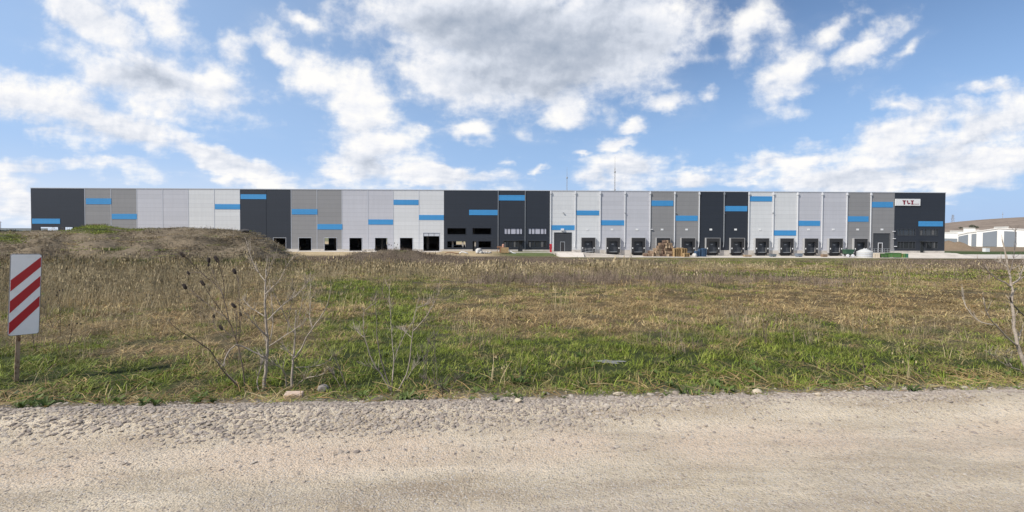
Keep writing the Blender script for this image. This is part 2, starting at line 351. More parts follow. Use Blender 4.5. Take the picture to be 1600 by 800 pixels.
def blades(n, rad, h0, h1, wd, lean, curl, segs=3, twig=0, heads=0, lmin=0.):
    mb = MB()
    for _ in range(n):
        r = rad*math.sqrt(random.random()); a = random.random()*6.283; bx, by = r*math.cos(a), r*math.sin(a)
        az = random.random()*6.283; h = random.uniform(h0, h1)*(.6+.4*random.random()); L = lean*(lmin+(1-lmin)*random.random())+.03; cu = curl*random.uniform(.3, 1.3)
        px_ = math.cos(az+1.57+random.uniform(-.6, .6)); py_ = math.sin(az+1.57+random.uniform(-.6, .6)); w = wd*random.uniform(.6, 1.3)
        P = []; x = y = z = 0.; th = L
        for i in range(segs+1):
            P.append((bx+math.cos(az)*x, by+math.sin(az)*x, z-.02)); st = h/segs
            x += math.sin(th)*st; z = max(z+math.cos(th)*st, .01); th = min(th+cu/segs, 1.75)
        vs = []
        for i, p in enumerate(P[:-1]):
            k = w*(1-.75*(i/segs)**1.5)*.5; vs += [(p[0]-px_*k, p[1]-py_*k, p[2]), (p[0]+px_*k, p[1]+py_*k, p[2])]
        vs.append(P[-1]); fs = [(2*i, 2*i+1, 2*i+3, 2*i+2) for i in range(segs-1)]+[(2*segs-2, 2*segs-1, 2*segs)]
        mb.add(vs, fs)
        if twig:
            for q in range(twig):
                i = random.randint(1, segs); p = Vector(P[i]); d = Vector((random.uniform(-1, 1), random.uniform(-1, 1), random.uniform(.3, 1.4))).normalized()*h*random.uniform(.15, .4)
                e = p+d; k = w*.35; s_ = Vector((-d.y, d.x, 0)).normalized()*k if abs(d.x)+abs(d.y) > 1e-4 else Vector((k, 0, 0))
                mb.add([p-s_, p+s_, e], [(0, 1, 2)])
        if heads and random.random() < heads:
            p = Vector(P[-1]); k = wd*2.2; mb.add([p+Vector((-k, 0, 0)), p+Vector((k, 0, 0)), p+Vector((0, 0, k*4)), p+Vector((0, -k, k*1.5))], [(0, 1, 2), (0, 3, 2)])
    return mb
def rosette(rad, h, nl):
    mb = MB()
    for i in range(nl):
        a = 6.283*i/nl+random.uniform(-.4, .4); L = rad*random.uniform(.6, 1.1); w = L*random.uniform(.28, .42); up = h*random.uniform(.4, 1.2)
        d = Vector((math.cos(a), math.sin(a), 0)); s_ = Vector((-d.y, d.x, 0))
        p1 = d*L*.3+Vector((0, 0, up*.6)); p2 = d*L*.7+Vector((0, 0, up)); p3 = d*L+Vector((0, 0, up*.7))
        vs = [s_*w*.12, -s_*w*.12, p1+s_*w*.4+Vector((0, 0, w*.15)), p1, p1-s_*w*.4+Vector((0, 0, w*.15)), p2+s_*w*.5+Vector((0, 0, w*.15)), p2, p2-s_*w*.5+Vector((0, 0, w*.15)), p3]
        mb.add(vs, [(0, 1, 3, 2), (1, 4, 3), (2, 3, 6, 5), (3, 4, 7, 6), (5, 6, 8), (6, 7, 8)])
    return mb
def pebble(seed):
    import bmesh
    bm = bmesh.new(); bmesh.ops.create_icosphere(bm, subdivisions=2, radius=1); rr = random.Random(seed)
    ax = [rr.uniform(.7, 1.25), rr.uniform(.6, 1), rr.uniform(.35, .7)]; ds = [(Vector((rr.gauss(0, 1), rr.gauss(0, 1), rr.gauss(0, 1))).normalized(), rr.uniform(.55, .85)) for _ in range(7)]
    for v in bm.verts:
        p = v.co.normalized()
        for d, k in ds:
            q = p.dot(d)
            if q > k: p = p-d*(q-k)
        v.co = Vector((p.x*ax[0], p.y*ax[1], p.z*ax[2]))
    mb = MB(); bm.verts.index_update(); mb.add([v.co for v in bm.verts], [[v.index for v in f.verts] for f in bm.faces]); bm.free(); return mb
def stone_mat(name, cols):
    m, t, b = new_mat(name); oi = t.node('ShaderNodeObjectInfo')
    c = t.ramp(oi.outputs['Random'], [(i/(len(cols)-1), q) for i, q in enumerate(cols)]); v = t.node('ShaderNodeTexCoord').outputs['Object']
    c = t.mix(t.m('MULTIPLY', t.noise(v, 3, 5, .7), .6), c, (.22, .18, .15)); t.put(b.inputs['Base Color'], c); b.inputs['Roughness'].default_value = .9; b.inputs['Specular IOR Level'].default_value = .2
    bn = t.node('ShaderNodeBump'); bn.inputs['Strength'].default_value = .3; bn.inputs['Distance'].default_value = .1; t.put(bn.inputs['Height'], t.noise(v, 5, 5)); t.l.new(bn.outputs[0], b.inputs['Normal'])
    return m
M_STONE = stone_mat('pebble_stone', [(.31, .26, .21), (.40, .34, .275), (.27, .23, .19), (.44, .38, .31), (.36, .29, .23), (.52, .46, .38), (.33, .28, .24), (.18, .15, .13)])

def scatter(name, protos, pts, rot, scl, idx, label=None):
    """one object that places copies of small clump meshes on its points"""
    pc = bpy.data.collections.new(name+'_clumps')
    for i, me in enumerate(protos):
        o = bpy.data.objects.new('%s_%03d' % (name, i), me); pc.objects.link(o)
    me = bpy.data.meshes.new(name); n = len(pts); me.vertices.add(n); me.vertices.foreach_set('co', np.asarray(pts, np.float32).ravel())
    for nm, ty, arr, key in (('rot', 'FLOAT_VECTOR', rot, 'vector'), ('scl', 'FLOAT_VECTOR', scl, 'vector'), ('idx', 'INT', idx, 'value')):
        at_ = me.attributes.new(nm, ty, 'POINT'); at_.data.foreach_set(key, np.asarray(arr, np.int32 if ty == 'INT' else np.float32).ravel())
    me.update(); o = bpy.data.objects.new(name, me); COL.objects.link(o)
    ng = bpy.data.node_groups.new(name+'_scatter', 'GeometryNodeTree')
    ng.interface.new_socket('Geometry', in_out='INPUT', socket_type='NodeSocketGeometry'); ng.interface.new_socket('Geometry', in_out='OUTPUT', socket_type='NodeSocketGeometry')
    N = ng.nodes; gi = N.new('NodeGroupInput'); go = N.new('NodeGroupOutput'); ip = N.new('GeometryNodeInstanceOnPoints'); ci = N.new('GeometryNodeCollectionInfo')
    ci.inputs['Collection'].default_value = pc; ci.inputs['Separate Children'].default_value = True; ci.inputs['Reset Children'].default_value = True
    ip.inputs['Pick Instance'].default_value = True
    ng.links.new(gi.outputs[0], ip.inputs['Points']); ng.links.new(ci.outputs[0], ip.inputs['Instance'])
    for nm, ty, sock in (('rot', 'FLOAT_VECTOR', 'Rotation'), ('scl', 'FLOAT_VECTOR', 'Scale'), ('idx', 'INT', 'Instance Index')):
        na = N.new('GeometryNodeInputNamedAttribute'); na.data_type = ty; na.inputs['Name'].default_value = nm; ng.links.new(na.outputs[0], ip.inputs[sock])
    ng.links.new(ip.outputs[0], go.inputs[0])
    md = o.modifiers.new('scatter', 'NODES'); md.node_group = ng
    tag(o, label, kind='stuff'); return o

KINDS = ['G', 'O', 'S', 'T', 'B', 'D']
CLS = {'near': (.13, .0075, 1.0), 'mid': (.30, .016, 1.0), 'far': (.75, .040, 1.0)}
PROTO = {k: [] for k in KINDS}; PID = {}
for c, (rad, wd, dn) in CLS.items():
    nb = {'near': 34, 'mid': 52, 'far': 64}[c]
    for k in KINDS:
        for v in range(3):
            if k == 'G': mb = blades(nb, rad, .07, .19, wd, .95, 1.3, lmin=.15)
            elif k == 'O': mb = blades(nb, rad, .08, .25, wd*.9, .9, 1.3)
            elif k == 'S': mb = blades(int(nb*1.0), rad, .14, .40, wd*.8, 1.45, 1.9, lmin=.45)
            elif k == 'T': mb = blades(int(nb*.36), rad, .35, .85, wd*.6, .25, .4, 3, 1, .35)
            elif k == 'B': mb = blades(int(nb*.3), rad, .3, .75, wd*.8, .45, .3, 3, 5)
            else: mb = blades(int(nb*.9), rad, .10, .28, wd*.8, 1.5, 1.8, lmin=.4)
            PID[(c, k, v)] = len(PROTO[k]); PROTO[k].append(mb.mesh(k.lower()+'_clump', BM[k]))
acc = {k: [[], [], [], []] for k in KINDS}
def sow(y0, y1, dens, c, extra=1.9):
    n = int(dens*extra*(y1*y1-y0*y0)+dens*8*(y1-y0))
    y = np.sqrt(RNG.uniform(y0*y0, y1*y1, n)); x = RNG.uniform(-1, 1, n)*(y*extra+3)
    s = y-.065*x; z = height(x, y)
    W, px, py, n1, n2 = zones(x, y, z)
    keep = (s > 4.14+1.7*(fbm(x*1.0, y*1.0, 95, 4)-.45)) & (px > -1500) & (px < 3200)
    keep &= (RNG.random(n) < sst(4.1, 5.2, s)*.8+.2)
    keep &= ~((y > 95.5) & (x > 8)) & ~(y > 97.5)
    keep &= ~((y > 93) & (x <= 8) & (blob(px, py, 835, 397, 60, 8) < .3) & (RNG.random(n) < .85))
    A = np.stack([W[k]+.19*RNG.gumbel(size=n) for k in KINDS]); kk = A.argmax(0)
    keep &= RNG.random(n) > .55*zones.bare
    puddle = ((px-952)/20)**2+((py-575)/4.5)**2 < 1
    keep &= ~puddle
    for i, k in enumerate(KINDS):
        m = keep & (kk == i); q = m.sum()
        if not q: continue
        pid = np.array([PID[(c, k, v)] for v in RNG.integers(0, 3, q)])
        sc = RNG.uniform(.65, 1.35, q); hs = sc*RNG.uniform(.7, 1.3, q)*(.55+.6*n1[m])*(.35+1.3*fbm(x[m]*2.0/np.clip(y[m]/9, 1, 6), y[m]*1.3/np.clip(y[m]/9, 1, 6), 131, 3))
        if c == 'near': hs = .8*hs*np.clip((s[m]-3.9)/1.2, .35, 1)
        h0_ = hs; hs = hs*(1-.35*sst(50, 70, y[m])-.5*sst(74, 86, y[m])); mo = (px[m] < 470) & (py[m] < 404) & (y[m] > 36); sc = np.where(mo, sc*1.3, sc); br = (px[m] > 440) & (px[m] < 730) & (y[m] > 52) & (y[m] < 84); hs = np.where(br, h0_*.85, hs); hs = np.where(mo, h0_*(.8 if k in 'TB' else 1.1), hs)
        acc[k][0].append(np.stack([x[m], y[m], z[m]], 1)); acc[k][1].append(np.stack([RNG.uniform(-.12, .12, q), RNG.uniform(-.12, .12, q), RNG.uniform(0, 6.28, q)], 1))
        acc[k][2].append(np.stack([sc, sc, hs], 1)); acc[k][3].append(pid)
sow(3.2, 10, 42, 'near'); sow(10, 16, 16, 'near', 1.8); sow(10, 32, 7.5, 'mid', 1.8); sow(30, 80, 2.0, 'far', 1.8); sow(78, 98, 2.2, 'far', 1.7); sow(36, 62, 2.0, 'far', 1.5)
NAMES = {'G': ('grass', 'green spring grass over the field'), 'O': ('olive_grass', 'half dry olive grass mixed through the field'), 'S': ('straw_grass', 'matted straw coloured dead grass'),
         'T': ('dry_weeds', 'tall dry upright weed stems in the field'), 'B': ('scrub_vegetation', 'purple brown leafless scrub across the middle of the field'), 'D': ('heap_vegetation', 'short dry growth on the spoil heap')}
for k in KINDS:
    if acc[k][0]: scatter(NAMES[k][0], PROTO[k], *[np.concatenate(a) for a in acc[k]], NAMES[k][1])
# weeds by the track edge
wp = [rosette(.13, .07, 9).mesh('weed', BM['W']), rosette(.16, .12, 11).mesh('weed', BM['W']), rosette(.08, .05, 7).mesh('weed', BM['W'])]
n = 700; x = RNG.uniform(-11, 11, n); s = 4.25+np.abs(RNG.normal(0, 1.1, n)); y = s+.065*x; cl = fbm(x*.9, y*.9, 97, 3) > .5
x, y = x[cl], y[cl]; sc = RNG.uniform(.25, .7, len(x))
scatter('weeds', wp, np.stack([x, y, height(x, y)], 1), np.stack([RNG.uniform(-.2, .2, len(x)), RNG.uniform(-.2, .2, len(x)), RNG.uniform(0, 6.28, len(x))], 1), np.stack([sc]*3, 1), RNG.integers(0, 3, len(x)), 'low broad leaved weeds along the track edge')
# dead litter twigs lying on the verge
lp = []
for v in range(4):
    mb = MB()
    for _ in range(6):
        a = random.random()*6.28; L = random.uniform(.08, .28); o_ = Vector((random.uniform(-.2, .2), random.uniform(-.2, .2), .02)); d = Vector((math.cos(a), math.sin(a), random.uniform(0, .35)))*L
        mb.tube([o_, o_+d*.5+Vector((0, 0, random.uniform(0, .03))), o_+d], [.003, .0025, .0012], 4)
    lp.append(mb.mesh('litter', BM['S']))
n = 600; x = RNG.uniform(-12, 12, n); s = 4.3+np.abs(RNG.normal(0, .9, n)); y = s+.065*x
scatter('plant_litter', lp, np.stack([x, y, height(x, y)], 1), np.stack([0*x, 0*x, RNG.uniform(0, 6.28, n)], 1), np.stack([RNG.uniform(.5, 1.3, n)]*3, 1), RNG.integers(0, 4, n), 'dead stalks lying along the verge')
# stones
pp = [pebble(100+i).mesh('pebble', M_STONE) for i in range(10)]
P_ = []; S_ = []
def stones(n, x0, x1, s0, s1, r0, r1, fn=None, pw=2.2):
    x = RNG.uniform(x0, x1, n); s = RNG.uniform(s0, s1, n); y = s+.065*x; k = np.ones(n, bool) if fn is None else RNG.random(n) < fn(x, s)
    x, y = x[k], y[k]; r = r0+(r1-r0)*RNG.random(len(x))**pw
    P_.append(np.stack([x, y, height(x, y)+r*.05], 1)); S_.append(r)
edge = lambda x, s: np.clip(sst(3.55, 3.85, s+.7*(fbm(x*.6, s*.5, 101, 3)-.5)-.085*np.clip(x, 0, 5))*(1-sst(4.15, 4.6, s))*(.75+.25*(fbm(x*2, s*2, 107, 2)))+.03, 0, 1)
stones(120000, -10, 10, 3.2, 4.9, .004, .027, edge, 2.5)
stones(26000, -9, 9, 1.2, 3.8, .003, .011, lambda x, s: np.clip(.12+1.2*(fbm(x*.8, s*1.4, 103, 3)-.45), .05, 1), 2.5)
stones(110000, -7, 7, 1.6, 3.9, .002, .0075, lambda x, s: np.clip(.25+2.0*(fbm(x*.9, s*1.6, 105, 3)-.45), .08, 1), 2)
stones(2600, -8, 8, 1.3, 3.9, .006, .017, None, 2.2)
stones(420, -9, 9, 1.4, 3.8, .010, .024, lambda x, s: np.clip(.3+1.2*(fbm(x*.8, s*1.4, 103, 3)-.45), .05, 1), 2.5)
stones(420, -12, 12, 4.2, 5.0, .015, .06, None, 3)
P_ = np.concatenate(P_); S_ = np.concatenate(S_); n = len(P_)
scatter('gravel', pp, P_, np.stack([RNG.uniform(-.3, .3, n), RNG.uniform(-.3, .3, n), RNG.uniform(0, 6.28, n)], 1), np.stack([S_, S_, S_*.62], 1), RNG.integers(0, 10, n), 'loose grey pebbles on the track and in a strip along its edge')
def puddle():
    m, t, b = new_mat('puddle_water'); b.inputs['Base Color'].default_value = (.16, .145, .12, 1); b.inputs['Roughness'].default_value = .22
    c = at(953, 574.5, 6.6); pts = [(c.x+(.19+.05*math.sin(3*a)+.05*math.sin(5*a+1))*math.cos(a), c.y+(.09+.03*math.sin(4*a))*math.sin(a)) for a in [i*6.283/28 for i in range(28)]]
    z = sum(hz(*p) for p in pts)/28+.015; mb = MB(); mb.add([(p[0], p[1], z) for p in pts], [tuple(range(28))]); tag(mb.build('puddle', m), kind='structure')
puddle()

# ------------------------------------------------------------------ warehouse
FZ = -2.45
PL = at(49.3, 390, 104.3); PR = at(1475.7, 390, 107.7); PL.z = PR.z = FZ
TH = math.atan2(PR.y-PL.y, PR.x-PL.x); ROOT = Matrix.Translation(PL) @ Matrix.Rotation(TH, 4, 'Z'); RI = ROOT.inverted()
def W(px, py):
    o = RI @ Vector((0, 0, EYE)); d = RI.to_3x3() @ ray(px, py); t = -o.y/d.y; p = o+d*t; return p.x, p.z
def U(px, py=385): return W(px, py)[0]
def Wl(x, y, z): return ROOT @ Vector((x, y, z))
LEN = U(1475.7); TOP = W(700, 297.5)[1]; PLT = .42
wh = empty('warehouse', PL, TH); tag(wh, 'long flat roofed warehouse clad in dark, grey and white panels with short blue bands', 'warehouse')
def wall_mesh(u0, u1, w0, w1, holes, th=.2):
    us = sorted({u0, u1, *[min(max(h[0], u0), u1) for h in holes], *[min(max(h[1], u0), u1) for h in holes]}); ws = sorted({w0, w1, *[min(max(h[2], w0), w1) for h in holes], *[min(max(h[3], w0), w1) for h in holes]})
    def solid(i, j):
        if i < 0 or j < 0 or i >= len(us)-1 or j >= len(ws)-1: return False
        cu, cw = (us[i]+us[i+1])/2, (ws[j]+ws[j+1])/2
        return not any(h[0] < cu < h[1] and h[2] < cw < h[3] for h in holes)
    mb = MB()
    for i in range(len(us)-1):
        for j in range(len(ws)-1):
            if not solid(i, j): continue
            a, b, c, d = us[i], us[i+1], ws[j], ws[j+1]
            mb.add([(a, 0, c), (b, 0, c), (b, 0, d), (a, 0, d)], [(0, 1, 2, 3)]); mb.add([(a, th, c), (b, th, c), (b, th, d), (a, th, d)], [(3, 2, 1, 0)])
            if not solid(i-1, j): mb.add([(a, 0, c), (a, 0, d), (a, th, d), (a, th, c)], [(0, 1, 2, 3)])
            if not solid(i+1, j): mb.add([(b, 0, c), (b, 0, d), (b, th, d), (b, th, c)], [(3, 2, 1, 0)])
            if not solid(i, j-1): mb.add([(a, 0, c), (b, 0, c), (b, th, c), (a, th, c)], [(3, 2, 1, 0)])
            if not solid(i, j+1): mb.add([(a, 0, d), (b, 0, d), (b, th, d), (a, th, d)], [(0, 1, 2, 3)])
    return mb
def rect(x0, x1, y0, y1):
    a = W(x0, y1); b = W(x1, y0); return [a[0], b[0], a[1], b[1]]
HOLES = []
DOORS = [(427.5, 446.6), (467, 486.3), (507, 526), (546, 565.3), (586, 605), (625, 644.6)]
drects = []
for a, b in DOORS:
    h = rect(a, b, 371.8, 393); h[2] = 0; HOLES.append(h); drects.append(h)
big = rect(661.5, 686.6, 364, 392.5); big[2] = 0; HOLES.append(big)
WIN_OPEN = [rect(699, 727.7, 356.6, 366), rect(738.4, 767, 356.6, 366), rect(699, 727.7, 377, 386.6), rect(747.8, 767, 377, 386.6)]
HOLES += WIN_OPEN
opd = rect(738.5, 744, 377, 392.6); opd[2] = 0; HOLES.append(opd)
LEFTW = [rect(62.5, 90.5, 354.9, 365), rect(101, 121, 354.9, 365)]; HOLES += LEFTW
DOCKC = [918.5, 957.2, 996.3, 1035.2, 1073.8, 1112.3, 1150.4, 1188.7, 1227, 1265, 1303.3, 1342]
DOCKU = [U(c) for c in DOCKC]
for u in DOCKU: HOLES.append([u-1.25, u+1.25, 0, 2.75])
SECT = [(866.3, 892.6, 364), (1364.6, 1390, 365.2)]
srects = []
for a, b, y in SECT:
    h = rect(a, b, y, 392.5); h[2] = 0; HOLES.append(h); srects.append(h)
GW = [rect(787.5, 816, 356.8, 366.2), rect(825.4, 854, 356.8, 366.2), rect(786.8, 809.6, 376.6, 387.2), rect(825, 854, 376.6, 387.2),
      rect(1402, 1430, 358.4, 368), rect(1437, 1465, 358.4, 368), rect(1402, 1430, 378, 388.6), rect(1446, 1465, 378, 388.6)]
HOLES += GW
GD = [rect(809.9, 816, 376.6, 392.6), rect(1438, 1444, 378, 393)]
for h in GD: h[2] = 0; HOLES.append(h)
SECTS = [(49.3, 133.5, 'dark'), (133.5, 214.5, 'grey'), (214.5, 295, 'lilac'), (295, 375.3, 'white'), (375.3, 455.3, 'dark'), (455.3, 534.5, 'grey'), (534.5, 614.5, 'lilac'), (614.5, 693.5, 'white'), (693.5, 859, 'dark'), (859, 937, 'white'), (937, 1015, 'lilac'), (1015, 1091.5, 'grey'), (1091.5, 1168.3, 'dark'), (1168.3, 1245, 'white'), (1245, 1321.5, 'lilac'), (1321.5, 1396.5, 'grey'), (1396.5, 1475.7, 'dark')]
CNAME = {'dark': 'dark charcoal panel wall', 'grey': 'mid grey panel wall', 'lilac': 'silver grey panel wall', 'white': 'off white panel wall'}
edges = [U(a) for a, b, c in SECTS]+[LEN]
for i, (a, b, c) in enumerate(SECTS):
    u0, u1 = edges[i], edges[i+1]; hs = [h for h in HOLES if h[1] > u0 and h[0] < u1]
    o = wall_mesh(u0, u1, PLT, TOP, hs).build('panel_wall', PAN[c], wh); o['label'] = CNAME[c]
# plinth
hs = [[h[0], h[1], -9, h[3]] if h[2] == 0 else h for h in HOLES]
pl = wall_mesh(0, LEN, -1.2, PLT-.004, [h for h in HOLES if h[2] < PLT], .26)
for k, v in enumerate(pl.v): pl.v[k] = (v[0], v[1]-.04, v[2])
pl.build('plinth', M_CONC, wh)
DEP = 62
lw = MB()
side_holes = [[98.1-104.3, 0, 0, 0]]
def side_wall():
    # left end wall with its own window openings round the corner
    ws = [(LEFTW[0][2], LEFTW[0][3])]
    w0, w1 = ws[0]; hl = [[.7, 6.9, w0-.9, w1+.1], [7.7, 10.0, w0-.9, w1+.1]]
    mb = wall_mesh(.2, DEP, -.9, TOP, hl)
    mb.v = [(v[1], v[0], v[2]) for v in mb.v]; mb.f = [f[::-1] for f in mb.f]; o = mb.build('panel_wall', PAN['dark'], wh); o['label'] = 'dark charcoal end wall'
side_wall()
MB().box(LEN-.2, LEN, .2, DEP, -1.2, TOP).build('panel_wall', PAN['dark'], wh)
back_holes = [[U(q)*1.0+dx-3.5, U(q)*1.0+dx+3.5, 1.2, 5.2] for q, dx in ((300, 0), (420, 0), (478, -30), (515, -24), (600, -18), (676, -10))]
mb = wall_mesh(.2, LEN-.2, -.9, TOP, [[40+i*26, 44.5+i*26, 0.05, 4.2] for i in range(7)]); mb.v = [(v[0], v[1]+DEP, v[2]) for v in mb.v]; mb.build('panel_wall', PAN['white'], wh)
MB().box(.2, LEN-.2, .2, DEP, TOP-1.0, TOP-.75).build('roof', M_CAP, wh)
MB().box(.2, LEN-.2, .23, DEP-.01, -.12, .0).build('floor_slab', M_SLAB, wh)
cols = [(6+12*i, y) for i in range(10) for y in (12., 30., 48.) if i > 0]
for u, y in cols: MB().box(u-.25, u+.25, y-.25, y+.25, 0, TOP-1.0).build('column', M_CONC, wh)
# office mezzanine behind the first open windows, and the partition that ends the unfinished part
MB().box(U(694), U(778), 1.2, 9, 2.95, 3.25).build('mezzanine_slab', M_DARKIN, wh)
MB().box(U(694), U(778), 14, 14.2, 3.25, TOP-1.0).build('partition', M_DARKIN, wh)  # added wall, blocks the sky showing through the back openings
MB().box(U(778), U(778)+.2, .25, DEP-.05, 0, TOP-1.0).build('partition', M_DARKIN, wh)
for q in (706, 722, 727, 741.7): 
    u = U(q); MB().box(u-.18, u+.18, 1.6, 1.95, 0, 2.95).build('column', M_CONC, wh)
MB().box(-.06, LEN+.06, -.07, .27, TOP, TOP+.16).build('parapet_cap', M_CAP, wh)
# blue bands
BANDS = [(50.5, 94, 341.7, 349.5), (134.5, 174, 310, 319), (175, 214, 334.3, 342.3), (336, 375.2, 319, 326.8), (376, 416, 303.7, 311), (456, 496, 326.8, 335), (496, 535, 350.3, 358.5), (575.6, 614.3, 343, 350.8), (615, 654, 312.3, 320), (654.6, 693.4, 336, 343.6), (733, 777.5, 328, 336), (778.6, 820, 305, 313.2), (861, 897.8, 352, 359.3), (900.3, 936, 329, 336.2), (938.8, 975, 344.2, 352), (1017.6, 1052, 313.5, 321.8), (1055, 1090, 337, 345), (1131.5, 1167.5, 322, 330), (1170.3, 1206.3, 306.8, 314.6), (1207.8, 1243.8, 360, 368), (1246, 1281.3, 345, 352.8), (1323.5, 1357, 338, 346.3), (1361.3, 1395.3, 315.5, 324), (1435, 1473.3, 345.8, 353.6)]
for a, b, y0, y1 in BANDS:
    r = rect(a, b, y0, y1); MB().box(r[0], r[1], -.05, .0-.003, r[2], r[3]).build('blue_band', PAN['blue'], wh)
# rain pipes with hopper and shoe, and flashing strips on the older half
for q in (860, 898.4, 937.3, 975.8, 1015, 1053.3, 1091.5, 1130.3, 1169, 1207, 1245, 1283.2, 1321.8, 1359, 820.3, 778.2):
    u = U(q); thin = q < 850
    r_ = .06 if thin else .10; mb = MB(); mb.box(u-r_, u+r_, -.06-r_*1.4, -.06, TOP-14+2.0 if not thin else .5, TOP-.05)
    if not thin: mb.box(u-.17, u+.17, -.3, -.07, TOP-.7, TOP-.2); mb.tube([(u, -.14, TOP-11.9), (u-.03, -.16, TOP-12.6), (u-.15, -.22, TOP-13.2)], .085, 8)
    mb.build('rain_pipe', M_PIPE if q not in (1130.3, 778.2, 820.3) else M_STEEL, wh)
for q in (174.5, 255, 335.5, 416, 495.6, 575, 654.6, 133.5, 214.5, 295, 375.3, 455.3, 534.5, 614.5):
    u = U(q); MB().box(u-.05, u+.05, -.035, -.003, PLT+.02, TOP-.02).build('flashing_strip', M_CAP if q not in (416,) else PAN['dark'], wh)
# open doorway frames
def frame_of(h, wd, dp, name, mat, bottom=False, parent=wh, y0=-.045):
    a, b, c, d = h; mb = MB(); mb.box(a-wd, a, y0, y0+dp, c, d+wd); mb.box(b, b+wd, y0, y0+dp, c, d+wd); mb.box(a, b, y0, y0+dp, d, d+wd)
    if bottom: mb.box(a-wd, b+wd, y0, y0+dp, c-wd, c)
    return mb.build(name, mat, parent)
for h in drects: frame_of(h, .08, .04, 'door_frame', M_CAP)
frame_of(big, .08, .04, 'door_frame', M_CAP)
mb = MB(); w_ = big[3]-.75
for i in range(3): 
    a = big[0]+(big[1]-big[0])*i/3; mb.box(a+.05, a+(big[1]-big[0])/3-.05, .05, .12, w_, big[3]-.03)
mb.build('lintel_panel', M_CAP, wh)
for h in WIN_OPEN: frame_of(h, .1, .04, 'window_frame', PAN['dark'], True)
# dock doors
dk = MB(); dk.box(-1.72, -1.64, -.62, -.045, -.2, 3.28); dk.box(1.64, 1.72, -.62, -.045, -.2, 3.28); dk.box(-1.72, 1.72, -.66, -.045, 3.28, 3.36)
dk.box(-1.72, -1.62, -.66, -.62, -.2, 3.28); dk.box(1.62, 1.72, -.66, -.62, -.2, 3.28)
dock = dk.build('dock_door', pm('shelter_frame', (.36, .355, .35), .06, 2, .4), wh)
MB().box(-1.63, 1.63, -.64, -.58, 2.45, 3.275).box(-1.63, -.98, -.64, -.58, -.2, 2.45).box(.98, 1.63, -.64, -.58, -.2, 2.45).build('dock_curtain', M_BLACK, dock)
lf = MB(); lf.box(-1.22, 1.22, .02, .08, .02, 2.72)
for i in range(5): lf.box(-1.2, 1.2, .0, .02, .06+i*.54, .56+i*.54)
lf.build('door_leaf', M_LEAF, dock)
lw_ = MB(); lw_.lathe([(.01, 0), (.25, 0), (.25, .02), (.01, .025)], 16); lw_.v = [(v[0]*1.3, -.004-v[2], 1.78+v[1]*.4) for v in lw_.v]; lw_.build('porthole', M_STEEL, dock)
for sx in (-1, 1):
    MB().box(sx*1.2-.17, sx*1.2+.17, -.36, -.047, -.62, -.03).build('bumper', M_BLACK, dock)
    gl = MB(); gl.lathe([(.02, 0), (.12, 0), (.12, .06), (.02, .08)], 12); gl.v = [(sx*1.36+v[0], -.66-v[2]+.055, .86+v[1]*1.6) for v in gl.v]; gl.build('guide_light', M_WHITE, dock)
MB().box(-1.0, 1.0, -.42, -.047, -.1, .02).build('leveller_lip', M_STEEL, dock)
MB().box(-1.03, 1.03, -.09, -.045, -1.0, -.12).build('leveller_pit_shade', M_BLACK, dock)  # flat black plate on the plinth, stands in for the shaded pit
DR = []
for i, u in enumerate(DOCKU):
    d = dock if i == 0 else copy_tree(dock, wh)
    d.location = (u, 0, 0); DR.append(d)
# sectional doors with a wicket door
for i, h in enumerate(srects):
    mb = MB(); mb.box(h[0]+.02, h[1]-.02, .06, .12, .02, h[3]-.02); n = 8
    for k in range(n): mb.box(h[0]+.04, h[1]-.04, .035, .06, .04+k*(h[3]-.05)/n, (k+1)*(h[3]-.05)/n)
    dr = mb.build('sectional_door', M_CHAR, wh); frame_of(h, .12, .04, 'door_frame', M_CHAR, parent=dr)
    c = U((879, 1375.5)[i]); k = MB(); k.box(c-.55, c-.43, .0, .033, .05, 2.2); k.box(c+.43, c+.55, .0, .033, .05, 2.2); k.box(c-.55, c+.55, .0, .033, 2.2, 2.34)
    wd = k.build('wicket_door', M_STEEL if i == 0 else M_TRIM, dr); MB().box(c-.42, c+.42, .02, .033, .05, 2.18).build('door_leaf', M_BLACK, wd)
# glazed office windows
for i, h in enumerate(GW):
    fr = frame_of(h, .09, .05, 'window', PAN['dark'] if i in (0, 1) else M_CHAR, True, y0=-.048)
    up = i in (0, 1); L = h[1]-h[0]
    MB().box(h[0], h[1], .10, .13, h[2], h[3]).build('pane', M_GLASS, fr)
    mu = MB(); cuts = (.17, .36, .66, .86) if L > 3.6 else (.3, .62)
    for c in cuts: mu.box(h[0]+c*L-.07, h[0]+c*L+.07, .03, .099, h[2], h[3])
    mu.box(h[0], h[1], .03, .098, h[2]-.0, h[2]+.09); mu.build('mullion', PAN['dark'] if i < 4 else M_CHAR, fr)
    if up:
        ed = [0]+[c for c in cuts]+[1]; bl = MB()
        for a, b in zip(ed[:-1], ed[1:]): bl.box(h[0]+a*L+.1, h[0]+b*L-.1, .075, .096, h[2]+.12, h[3]-.08)
        bl.build('blind', M_BLIND, fr)
    elif i in (2, 3, 5, 7):
        bl = MB(); bl.box(h[0]+.05*L, h[0]+.17*L-.1, .085, .096, h[2]+.12, h[3]-.3); bl.box(h[0]+.7*L, h[0]+.82*L, .085, .096, h[2]+.2, h[3]-.1); bl.build('blind', M_DARKIN, fr)
for h in GD:
    d = MB(); d.box(h[0], h[1], .06, .1, .02, h[3]).build('office_door', M_GLASS, wh)
    d2 = frame_of(h, .08, .06, 'door_frame', M_CHAR); MB().box(h[0]-.3, h[1]+.35, -1.1, -.06, h[3]+.12, h[3]+.26).build('door_canopy', M_CHAR, wh)
    MB().box(h[0]-.1, h[1]+.1, -1.0, -.05, -.5, -.02).build('door_step', M_CHAR, wh)
